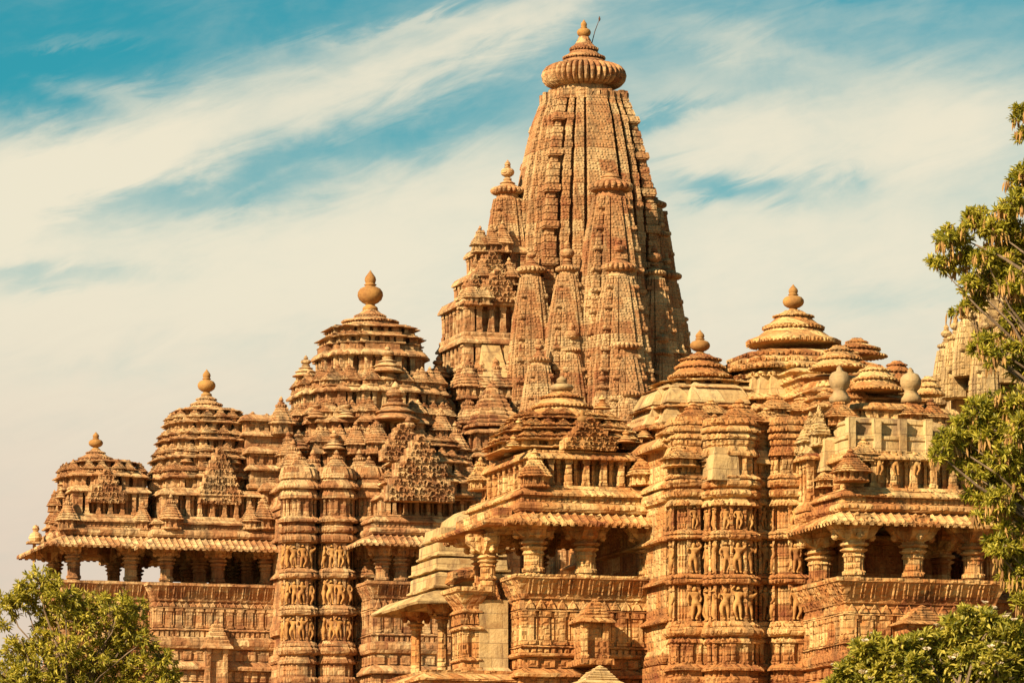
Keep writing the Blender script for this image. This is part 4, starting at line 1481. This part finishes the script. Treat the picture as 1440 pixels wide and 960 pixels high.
def near_roofs():
    global near_roof
    k = kn
    # front hall roof
    mb = MB()
    c1 = (N.at(985, 600, 0)[0], 0)
    roof_tiers(N, mb, c1, 0, [(60, 528, 540), (70, 540, 552)], kuta=False)
    roof_tiers(N, mb, c1, 0, [(88, 566, 588), (98, 586, 640)], kuta=False)
    near_roof = mb.build('hall_roof', M['near'], near)
    mb = MB()                                            # plain stone skirt of the roof
    pl, _ = ratha([(.5, 1.0), (.86, .86)], 98 * k)
    mb.loft(pl, [(1, 0, N.z(600, 0)), (1, .05, N.z(596, 0)), (.93, .05, N.z(584, 0)), (.92, .0, N.z(584, 0)), (.86, 0, N.z(566, 0)), (.87, .05, N.z(566, 0)), (.80, .05, N.z(552, 0)), (.74, 0, N.z(541, 0)), (.6, 0, N.z(535, 0))], c1)
    mb.build('roof_skirt', M['plain'], near)
    roof_cap(N, near, 985, 0, [(30, 499, 507), (36, 507, 518), (46, 517, 532)], (464, 500), 14.5, M['near'], M['pot'])
    # great hall roof
    mb = MB()
    c2 = (N.at(1117, 600, 0)[0], 0)
    bnd = [(.42, 1.0), (.68, .9), (.82, .82)]
    for (w, ya, yb) in ((86, 484, 493), (94, 492, 503), (104, 502, 513), (96, 513, 524)):
        pl, tg = ratha(bnd, w * k)
        pl, tg = subdivide(pl, tg, .6)
        z0, z1 = N.z(yb, 0), N.z(ya, 0)
        h = z1 - z0
        mb.loft(pl, [(.93, 0, z0), (.98, .03, z0 + .02), (1, .05, z0 + h * .12), (1, .05, z0 + h * .4), (.95, 0, z0 + h * .75), (.9, -.05, z1)], c2)
        m = [(x, y) for x, y in pl]
        dentils(mb, m, z0 - .02, z0 + h * .35, .14, .09, c2, min_len=.05)
    pl, tg = ratha(bnd, 112 * k)
    mb.loft(pl, stack_profile([('wall', N.z(640, 0), N.z(578, 0), 0), ('corn', N.z(578, 0), N.z(566, 0), .2), ('wall', N.z(566, 0), N.z(560, 0), -.1), ('corn', N.z(560, 0), N.z(552, 0), .15)]), c2)
    mb.build('great_hall_roof', M['near'], near)
    mb = MB()
    pl, tg = ratha(bnd, 98 * k)
    pl, tg = subdivide(pl, tg, .6)
    mb.loft(pl, [(1.04, 0, N.z(556, 0)), (1.0, 0, N.z(540, 0)), (.97, 0, N.z(522, 0))], c2)
    mb.build('plain_drum', M['plain'], near)
    roof_cap(N, near, 1117, 0, [(29, 438, 446), (44, 446, 463), (68, 462, 485)], (400, 440), 15.5, M['near'], M['pot'])
    # bells stepping towards the balcony
    roof_cap(N, near, 1181, -4.2, [(20, 487, 494), (31, 494, 506), (42, 506, 519)], None, 0, M['near'], M['pot'])
    roof_cap(N, near, 1231, -6.2, [(21, 514, 522), (30, 522, 535), (39, 535, 550)], None, 0, M['near'], M['pot'])
    roof_cap(N, near, 1206, 1.5, [(16, 476, 482), (34, 482, 492), (44, 492, 502)], None, 0, M['near'], M['pot'])
    roof_cap(N, near, 1262, -2.0, [(14, 508, 514), (22, 514, 524), (27, 524, 540)], None, 0, M['near'], M['pot'])
    roof_cap(N, near, 1306, -5.0, [(12, 530, 536), (18, 536, 545), (23, 545, 556)], None, 0, M['near'], M['pot'])
    mb = MB()
    for (px, v, w, ya, yb) in ((1181, -4.2, 46, 522, 620), (1231, -6.2, 42, 552, 640), (1262, -2, 40, 540, 620), (1306, -5, 34, 556, 640), (1206, 1.5, 44, 502, 600)):
        c = N.at(px, 600, v)
        pl, _ = ratha(bnd, w * k)
        z1, z0 = N.z(ya, v), N.z(yb, v)
        mb.loft(pl, stack_profile([('wall', z0, z1 - .7, .05), ('corn', z1 - .7, z1 - .5, .15), ('wall', z1 - .5, z1 - .2, -.05), ('corn', z1 - .2, z1, .1)]), (c[0], c[1]))
        pilasters(mb, pl, z1 - .5, z1 - .2, .3, .12, 0, (c[0], c[1]), .2)
    mb.build('bell_drum', M['near'], near)
    mb = MB()
    for (x0, x1, ya, yb, va, vz) in ((1096, 1232, 485, 494, -1.2, 4), (1104, 1250, 491, 501, -2.0, 4), (1112, 1258, 498, 508, -2.8, 3), (1128, 1262, 506, 516, -3.6, 3), (1140, 1290, 524, 534, -5.4, 2), (1150, 1310, 533, 543, -6.0, 2), (1150, 1322, 545, 556, -6.4, 2)):
        P, _ = subdivide(rect(N.u(x0, va), N.u(x1, va), va, vz), [0] * 4, .5)
        z0, z1 = N.z(yb, va), N.z(ya, va)
        h = z1 - z0
        mb.loft(P, [(1, -.2, z0 - .3), (1, -.06, z0), (1, .03, z0 + h * .1), (1, .03, z0 + h * .35), (1, -.1, z0 + h * .6), (1, -.35, z1)])
    mb.build('transept_roof', M['near'], near)
    # pale vase finials
    for (px, ya, yb, v, r) in ((1181, 513, 566, -7.2, 14.5), (1281, 516, 566, -6.8, 14.5)):
        z0 = N.z(yb, v)
        p = N.at(px, yb, v)
        mb = MB()
        H = N.z(ya, v) - z0
        rr = r * k
        mb.lathe([(rr * .95, 0), (rr * 1.0, H * .12), (rr * .7, H * .22), (rr * .55, H * .34), (rr * .85, H * .42), (rr * 1.02, H * .55), (rr * .98, H * .68), (rr * .7, H * .80), (rr * .3, H * .86), (rr * .25, H * .93), (rr * .08, H)], n=24)
        o = mb.mesh('finial', M['palepot'], 0.015, True)
        link('finial', o, near_roof, p)
    for (px, y, v, w) in ((1181, 590, -7.3, 42), (1281, 588, -6.8, 44), (1205, 560, -6.0, 30), (1160, 575, -5.6, 40), (1150, 560, -3, 36), (1310, 590, -6.8, 40), (1215, 640, -9.2, 34), (1197, 668, -9.7, 46), (1165, 676, -7.5, 34)):
        link('turret', KNEAR, near_roof, N.at(px, y + 10, v), 0, (w * k, w * k, w * k * .7))


near_roofs()
near_body()


def near_balcony():
    k = kn
    vf, vb = -9.7, -6.5
    u0, u1 = N.u(1187, vf), N.u(1392, vf)
    Y = dict(panel_bot=890, panel_top=852, seat_bot=836, seat_top=799, eave_top=704, eave_edge=720, roll_bot=704, roll_top=691, frieze_bot=672, frieze_top=626)
    at = [(N.u(x, vf + .32), vf + .32) for x in (1199, 1282, 1366)] + [(u0 + .32, vf + 3.0), (u0 + .32, vb - .4), (u1 - .32, vf + 3.0)]
    porch(N, near, u0, u1, vf, vb, Y, dict(r=14, cap=50, arm=36, at=at), M['near'], 0.52, 1.0, 'near', frieze_in=.28)
    # inner shrine doorway in the dark of the balcony
    mb = MB()
    zf, zt = N.z(836, vf), N.z(728, vf)
    vi = vb - .3
    ua, ub = u0 + .6, u1 - .6
    mb.box(ua, ub, vi, vi + .5, zf, zt)
    um = (ua + ub) / 2
    for (w, d) in ((1.3, .10), (1.05, .2), (.85, .28)):
        mb.box(um - w, um - w + .18, vi - d, vi, zf, zf + 1.7 + w * .25)
        mb.box(um + w - .18, um + w, vi - d, vi, zf, zf + 1.7 + w * .25)
        mb.box(um - w, um + w, vi - d, vi, zf + 1.7 + w * .25, zf + 1.85 + w * .25)
    mb.build('inner_doorway', M['near'], near)
    # superstructure: pale restored blocks
    mb = MB()
    v = vf + .9
    z = lambda y: N.z(y, v)
    P, _ = subdivide(rect(N.u(1192, v), N.u(1312, v), v, v + 4), [0] * 4, .5)
    mb.loft(P, [(1, .02, z(624)), (1, 0, z(600)), (1, .05, z(599)), (1, .05, z(594)), (1, -.08, z(593)), (1, -.15, z(576)), (1, -.1, z(575)), (1, -.12, z(570)), (1, -.4, z(566))])
    for x in (1192, 1228, 1264, 1300):
        u = N.u(x, v)
        mb.box(u, u + .2, v - .10, v + .2, z(624), z(568))
    P2 = rect(N.u(1160, v + 1), N.u(1196, v + 1), v + 1, v + 4)
    mb.loft(P2, [(1, .02, z(640)), (1, 0, z(596)), (1, -.2, z(590))])
    mb.loft(rect(N.u(1308, v), N.u(1345, v), v + .3, v + 4), [(1, 0, z(622)), (1, 0, z(600)), (1, .08, z(598)), (1, -.1, z(590)), (1, -.1, z(575)), (1, -.5, z(566))])
    mb.build('plain_blocks', M['plain'], near, .015)
    # figures in the frieze niches
    for x in (1236, 1261, 1288):
        p = N.at(x, 668, vf + .24)
        put_figure(near, near, p[0], p[1], p[2], 0, -1, .64, 'near')
    # carved pinnacles on the left shoulder
    mb = MB()
    for (px, y, v_, w, h) in ((1140, 640, -6.9, 34, 55), (1152, 628, -7.4, 26, 52), (1172, 618, -7.0, 30, 40), (1128, 650, -6.5, 24, 40)):
        p = N.at(px, y, v_)
        mb.merge(KUTA, p, (w * k, w * k, h * k * .75))
    mb.build('carved_pinnacle', M['plain'], near, .02)
    # left shoulder of the frieze with its own pilasters
    mb = MB()
    vv = vf + 2.4
    P = rect(N.u(1136, vv), N.u(1180, vv), vv, vb)
    z0, z1 = N.z(690, vv), N.z(632, vv)
    mb.loft(P, stack_profile([('roll', z0 - .6, z0 - .3, .15), ('corn', z0 - .3, z0, .12), ('wall', z0, z1, -.1), ('corn', z1, z1 + .2, .15)]))
    pilasters(mb, P, z0, z1, .42, .15, 0)
    mb.build('frieze', M['near'], near)
    niche(N, near, 1299, vf - .85, 835, 920, 24, M['near'])
    # wall right of the balcony and the rear spire
    mb = MB()
    vw = -7.0
    P, _ = subdivide(rect(N.u(1388, vw), N.u(1475, vw), vw, 6), [0] * 4, .6)
    zz = lambda y: N.z(y, vw)
    mb.loft(P, stack_profile([('wall', 4, zz(930), .2), ('roll', zz(930), zz(905), .2), ('wall', zz(905), zz(830), 0), ('corn', zz(830), zz(815), .2), ('wall', zz(815), zz(760), 0),
                              ('corn', zz(760), zz(745), .2), ('wall', zz(745), zz(690), 0), ('roll', zz(690), zz(670), .15), ('wall', zz(670), zz(640), 0), ('corn', zz(640), zz(620), .2)]))
    pilasters(mb, P, zz(815), zz(760), .5, .2, .05)
    pilasters(mb, P, zz(745), zz(690), .5, .2, .05)
    mb.build('rear_wall', M['near'], near)
    mb = MB()
    c = (N.at(1418, 500, 0)[0], 0)
    Z = lambda y: N.z(y, 0, 1400)
    spire_shaft(mb, c, [(92 * k, Z(640)), (86 * k, Z(560)), (74 * k, Z(500)), (58 * k, Z(430)), (40 * k, Z(370))], [(.3, 1.0), (.55, .93), (.82, .82)], .26, .014, .05)
    rs = mb.build('rear_spire', M['plain'], near)
    link('amalaka', amalaka(40 * k, 28 * k, 26).mesh('amalaka', M['near'], .01), rs, (c[0], c[1], Z(372)))
    s = spirelet(22 * k, 13 * k, 80 * k, 14 * k, .5).mesh('spirelet', M['plain'], .01)
    for (px, y, v) in ((1345, 560, -1.0), (1362, 530, -1.8), (1385, 560, -2.3), (1410, 540, -2.3), (1440, 560, -2.3), (1332, 570, 0.3)):
        link('spirelet', s, rs, N.at(px, y, v))
    mb = MB()
    pl, _ = ratha([(.4, 1.0), (.85, .85)], 96 * k)
    mb.loft(pl, stack_profile([('wall', Z(680), Z(600), .1), ('corn', Z(600), Z(590), .3), ('wall', Z(590), Z(560), .05), ('corn', Z(560), Z(548), .3), ('wall', Z(548), Z(540), 0)]), c)
    mb.build('spire_base', M['plain'], near)


near_balcony()

# ================================================================== SMALL SHRINE BETWEEN
S = Frame(622, 152.0)
shr = thing('small_shrine', 'small open shrine with plain stepped pale roof on slender pillars between two temples', 'shrine', tuple(S.o), YAW)


def small_shrine():
    k = S.k
    mb = MB()
    v = 0.0
    # corner of the roof at px 615 on plane v=0, left side running away
    for i, (x, ya, yb, dep) in enumerate(((613, 806, 833, 3.0), (614, 786, 807, 2.9), (617, 763, 787, 2.3), (620, 742, 764, 1.9))):
        vv = .15 + i * .18
        P, _ = subdivide(rect(S.u(x, vv), S.u(720 - i * 6, vv), vv, vv + dep), [0] * 4, .5)
        z0, z1 = S.z(yb, vv), S.z(ya, vv)
        h = z1 - z0
        mb.loft(P, [(1, -.16, z0), (1, -.16, z0 + h * .13), (1, .07, z0 + h * .15), (1, .075, z0 + h * .26), (1, 0.0, z0 + h * .34), (1, -.02, z0 + h * .93), (1, -.16, z1)])
    mb.loft(rect(S.u(640, 1), S.u(690, 1), 1, 3), [(1, 0, S.z(745, 1)), (1, -.1, S.z(728, 1)), (1, -.4, S.z(718, 1))])
    mb.build('roof', M['plain'], shr, .02)
    mb = MB()
    za, zb_ = S.z(832, 0), S.z(848, 0)
    mb.loft(subdivide(rect(S.u(612, .1), S.u(722, .1), .1, 4.0), [0] * 4, .35)[0], [(1, 0, za - .14), (1, .74, zb_ - .12), (1, .78, zb_ - .06), (1, .76, zb_), (1, .4, (za + zb_) / 2 + .05), (1, 0, za)])
    mb.loft(rect(S.u(610, .1), S.u(724, .1), 0.05, 4.05), [(1, 0, S.z(852, 0)), (1, 0, S.z(834, 0))])
    mb.build('eave', M['plain'], shr, .015)
    zc = S.z(850, 0)
    zb = S.z(985, 0)
    mbs = MB()
    H = zc - zb
    r = 7.5 * k
    mbs.loft(ngon(8, 1, .5), [(r * 1.3, 0, 0), (r * 1.3, 0, .2), (r, 0, .3), (r * 1.0, 0, H * .5), (r * 1.05, 0, H * .52), (r * .95, 0, H * .56), (r * .92, 0, H * .86)])
    me1 = mbs.mesh('pillar', M['near'], .004)
    mbc = MB()
    mbc.lathe([(r * .95, H * .80), (r * 1.3, H * .82), (r * 1.1, H * .84), (r * 1.7, H * .855), (r * 1.7, H * .87), (r * 1.0, H * .88), (r * 1.2, H * .9), (r * 2.4, H * .955), (r * 2.6, H)], n=16)
    for a in range(4):
        c_, s_ = math.cos(a * PI / 2), math.sin(a * PI / 2)
        mbc.lathe([(r * .4, H * .88), (r * .7, H * .92), (r * .9, H)], (c_ * r * 2.2, s_ * r * 2.2), 8)
    me2 = mbc.mesh('capital', M['near'], .01)
    for (px, v) in ((622, .45), (585, 3.3), (700, .45), (668, 3.3)):
        p = S.at(px, 900, v)
        o = link('pillar', me1, shr, (p[0], v, zb))
        link('capital', me2, o)
    mb = MB()
    mb.loft(rect(S.u(600, 0), S.u(735, 0), -.4, 4.4), stack_profile([('wall', 4, zb - .3, .2), ('corn', zb - .3, zb, .2)]))
    mb.build('platform', M['near'], shr)
    # rear wall and weathered carved lump on the roof
    mb = MB()
    mb.box(S.u(650, 2.6), S.u(725, 2.6), 2.6, 3.9, zb, zc)
    mb.build('rear_wall', M['near'], shr)
    mb = MB()
    p = S.at(655, 822, -.05)
    q = p[2] - .03
    mb.tube([(p[0] - .62, p[1] - .1, q + .02), (p[0] - .5, p[1] - .1, q + .22), (p[0] - .1, p[1] - .1, q + .34), (p[0] + .3, p[1] - .1, q + .38), (p[0] + .52, p[1] - .1, q + .62),
             (p[0] + .66, p[1] - .12, q + .66), (p[0] + .8, p[1] - .12, q + .56)], [.10, .22, .20, .23, .19, .17, .09], 10)
    mb.build('carved_animal', M['near'], shr, .03)


small_shrine()

# terrace under the three buildings
mb = MB()
mb.loft(rect(-62, 62, 122, 232), stack_profile([('wall', -.2, .6, .6), ('roll', .6, 1.0, .5), ('wall', 1.0, 3.4, .1), ('corn', 3.4, 4.02, .4)]))
o = mb.build('terrace', M['near'], None, 0)
o['kind'] = 'structure'

# ================================================================== PLANTS
def leaf_shape(L, W, fold=0.25):
    return [(0, 0, 0), (L * .35, W, fold * W), (L * .35, -W, fold * W), (L * .72, W * .72, fold * W), (L * .72, -W * .72, fold * W), (L, 0, -0.12 * L), (L * .5, 0, 0)], \
           [(0, 6, 1), (0, 2, 6), (1, 6, 5, 3), (2, 4, 5, 6)]


def add_leaf(mb, p, d, up, L, W):
    d = d.normalized()
    s = d.cross(up)
    if s.length < 1e-3:
        s = d.orthogonal()
    s.normalize()
    n = s.cross(d)
    vs, fs = leaf_shape(L, W)
    mb.add([tuple(p + d * x + s * y + n * z) for x, y, z in vs], fs)


def rand_dir(rnd, upb=0.0):
    while True:
        v = Vector((rnd.uniform(-1, 1), rnd.uniform(-1, 1), rnd.uniform(-1, 1)))
        if .05 < v.length < 1:
            v.normalize()
            v.z += upb
            return v.normalized()


def plant(name, label, cat, dist, base_px, clumps, leaf, tuft_n, tufts_per_m2, trunk_r, mats, seed, pods=0.0, flowers=0.0, droop=0.0, trunk_px=None, depth=1.0, grow=1.0):
    """clumps [(px, py, r_px, dv)] in picture terms at distance dist + dv; real crown volumes round limbs from a trunk"""
    rnd = random.Random(seed)
    k = dist / FPX
    def W(px, py, dv=0.0):
        d = raydir(px, py)
        t = (dist + dv) / d.y
        return Vector((t * d.x, t * d.y, EYE + t * d.z))
    b = W(base_px, 480)
    base = Vector((b.x, dist, 0))
    root = thing(name, label, cat, tuple(base))
    cl = [(W(px, py, dv) - base, r * k * grow) for px, py, r, dv in clumps]
    top = max(c.z for c, r in cl)
    low = min(c.z for c, r in cl)
    wood, lv, pd, fl = MB(), MB(), MB(), MB()
    fork = Vector((0, 0, max(2.0, low * .55)))
    n = 7
    pts, rad = [], []
    for i in range(n + 1):
        t = i / n
        pts.append(Vector((math.sin(t * 3) * .25, math.cos(t * 4) * .2 - .2, t * top * .85)))
        rad.append(trunk_r * (1.25 - t * 1.05))
    wood.tube(pts, rad, 10)
    for c, r in cl:
        a = pts[rnd.randint(2, 5)]
        zt = min(max(.30, (c.z * .86) / (top * .85)), .97)
        i = min(int(zt * n), n - 1)
        a = pts[i]
        m1 = a.lerp(c, .4) + Vector((rnd.uniform(-.3, .3), rnd.uniform(-.3, .3), .25))
        m2 = a.lerp(c, .75) + Vector((rnd.uniform(-.2, .2), rnd.uniform(-.2, .2), .15))
        wood.tube([a, m1, m2, c], [trunk_r * .20, trunk_r * .14, trunk_r * .08, .012], 6)
        nt = max(7, int(4 * r * r * tufts_per_m2))
        for q in range(nt):
            d = rand_dir(rnd, .15)
            rr = r * (rnd.random() ** .42)
            tip = c + Vector((d.x * rr, d.y * rr * depth, d.z * rr * .85))
            if rnd.random() < .45:
                s0 = c.lerp(tip, .25)
                wood.tube([s0, s0.lerp(tip, .6) + Vector((0, 0, .04)), tip], [.022, .014, .006], 4)
            ax = (d + Vector((0, 0, .35 - droop))).normalized()
            for j in range(tuft_n):
                ld = (ax * rnd.uniform(.2, 1.0) + rand_dir(rnd, .1 - droop) * .9)
                L = leaf[0] * rnd.uniform(.6, 1.15)
                add_leaf(lv, tip - ax * rnd.uniform(0, leaf[0] * .5), ld, Vector((-.45 + rnd.uniform(-.45, .45), -.5 + rnd.uniform(-.45, .45), .8)), L, leaf[1] * rnd.uniform(.75, 1.2))
            if rnd.random() < pods:
                for j in range(rnd.randint(4, 9)):
                    q0 = tip + Vector((rnd.uniform(-.12, .12), rnd.uniform(-.12, .12), 0))
                    add_leaf(pd, q0, Vector((rnd.uniform(-.25, .25), rnd.uniform(-.25, .25), -1)), Vector((0, 1, 0)), rnd.uniform(.18, .34), .022)
            if rnd.random() < flowers:
                for j in range(5):
                    a_ = 2 * PI * j / 5
                    add_leaf(fl, tip + ax * .12, ax * .7 + Vector((math.cos(a_), math.sin(a_), 0)) * .8, ax, .09, .035)
    wood.build('trunk', M['bark'], root, .008)
    lv.build('crown', mats[0], root, 0)
    if pd.v:
        pd.build('seed_pods', M['pod'], root, 0)['kind'] = 'stuff'
    if fl.v:
        fl.build('flowers', M['petal'], root, 0)['kind'] = 'stuff'
    return root


# large tree at the right edge
plant('leafy_tree', 'tall green tree with hanging brown pods at the right edge of the view', 'tree', 104, 1560, [
    (1436, 162, 16, 0), (1440, 190, 12, .3), (1440, 250, 22, 0), (1432, 285, 20, -.4), (1415, 300, 16, 0), (1372, 312, 20, .2), (1395, 322, 20, 0),
    (1345, 332, 20, -.3), (1330, 338, 15, 0), (1420, 335, 26, .4), (1318, 372, 13, 0), (1340, 372, 16, .2), (1362, 360, 16, 0), (1385, 365, 18, -.4),
    (1410, 372, 24, 0), (1435, 350, 26, .5), (1368, 400, 18, 0), (1395, 398, 20, .3), (1425, 400, 24, -.3), (1350, 436, 12, 0), (1372, 425, 15, .2), (1430, 440, 20, 0),
    (1418, 462, 16, .4), (1385, 480, 15, 0), (1400, 500, 17, -.3), (1372, 490, 10, 0), (1428, 490, 18, 0), (1440, 520, 20, .3),
    (1330, 620, 18, 0), (1322, 640, 15, -.3), (1352, 602, 20, .3), (1375, 580, 22, 0), (1400, 570, 20, .4), (1428, 565, 22, 0), (1440, 600, 24, -.4), (1390, 610, 24, 0),
    (1360, 635, 20, .3), (1375, 665, 18, 0), (1410, 640, 24, -.2), (1400, 680, 20, .4), (1430, 670, 24, 0), (1385, 700, 16, 0), (1425, 715, 18, .3), (1440, 740, 16, 0),
    (1415, 745, 12, -.2), (1400, 775, 13, 0), (1425, 785, 18, .3), (1440, 800, 16, 0), (1430, 822, 12, 0), (1345, 655, 10, 0), (1440, 700, 20, .5), (1395, 760, 13, .2), (1382, 725, 13, 0), (1412, 770, 16, -.3), (1436, 770, 18, 0), (1418, 808, 14, .2), (1440, 845, 14, 0), (1365, 690, 12, .2), (1405, 705, 20, -.4), (1350, 615, 16, 0), (1385, 640, 22, .4), (1470, 420, 40, 1), (1475, 640, 50, 1), (1490, 300, 40, 1), (1540, 250, 55, 1), (1560, 380, 60, -.5), (1600, 320, 60, 0), (1550, 520, 60, .5), (1630, 450, 60, 0), (1640, 580, 60, 0), (1570, 660, 60, -.5), (1530, 760, 50, .5), (1620, 720, 60, 0), (1580, 170, 45, 0), (1520, 120, 30, 0)],
    (.17, .021), 14, 85, .30, (M['leafR'],), 5, pods=.12, grow=1.22)
# tree at lower left
plant('feathery_tree', 'yellow green feathery tree at lower left in front of the porch', 'tree', 118, 95, [
    (60, 818, 26, 0), (35, 840, 24, .4), (85, 840, 26, -.3), (15, 850, 22, 0), (110, 852, 22, .3), (140, 848, 18, 0), (165, 860, 24, -.3), (190, 858, 18, .3), (70, 868, 26, .5), (120, 880, 30, 0),
    (185, 885, 24, 0), (160, 905, 28, .4), (205, 900, 16, -.2), (60, 905, 26, 0), (25, 915, 26, .4), (95, 920, 30, -.4), (135, 940, 32, 0), (185, 935, 28, .3), (225, 930, 22, 0), (240, 950, 16, 0),
    (50, 945, 32, 0), (10, 955, 28, .3), (90, 965, 34, 0), (170, 970, 34, .4), (225, 970, 26, 0), (30, 985, 40, 0), (130, 1000, 50, 0), (80, 815, 9, 0), (30, 822, 9, 0), (175, 838, 10, 0), (5, 880, 10, 0)],
    (.17, .021), 13, 60, .20, (M['leafL'],), 9, droop=.25, grow=1.12, depth=1.5)
# shrub with broad leaves at lower right
plant('flowering_shrub_tree', 'broad leaved tree with scattered cream flowers at lower right before the balcony', 'tree', 92, 1330, [
    (1345, 885, 26, 0), (1372, 870, 24, .3), (1395, 880, 28, 0), (1425, 895, 28, -.3), (1440, 915, 26, 0), (1318, 905, 26, .3), (1290, 910, 26, 0), (1262, 918, 26, -.3), (1238, 912, 22, .2), (1215, 915, 22, 0),
    (1205, 940, 24, .3), (1185, 950, 18, 0), (1240, 945, 28, 0), (1280, 945, 30, -.4), (1325, 940, 32, .3), (1365, 920, 30, 0), (1400, 930, 32, -.4), (1435, 950, 30, 0), (1175, 965, 18, 0), (1220, 975, 34, 0), (1300, 985, 44, 0), (1370, 975, 44, .3), (1430, 985, 40, 0), (1360, 858, 12, 0), (1228, 900, 10, 0)],
    (.17, .030), 12, 90, .22, (M['leafB'],), 13, flowers=.05, grow=1.05)
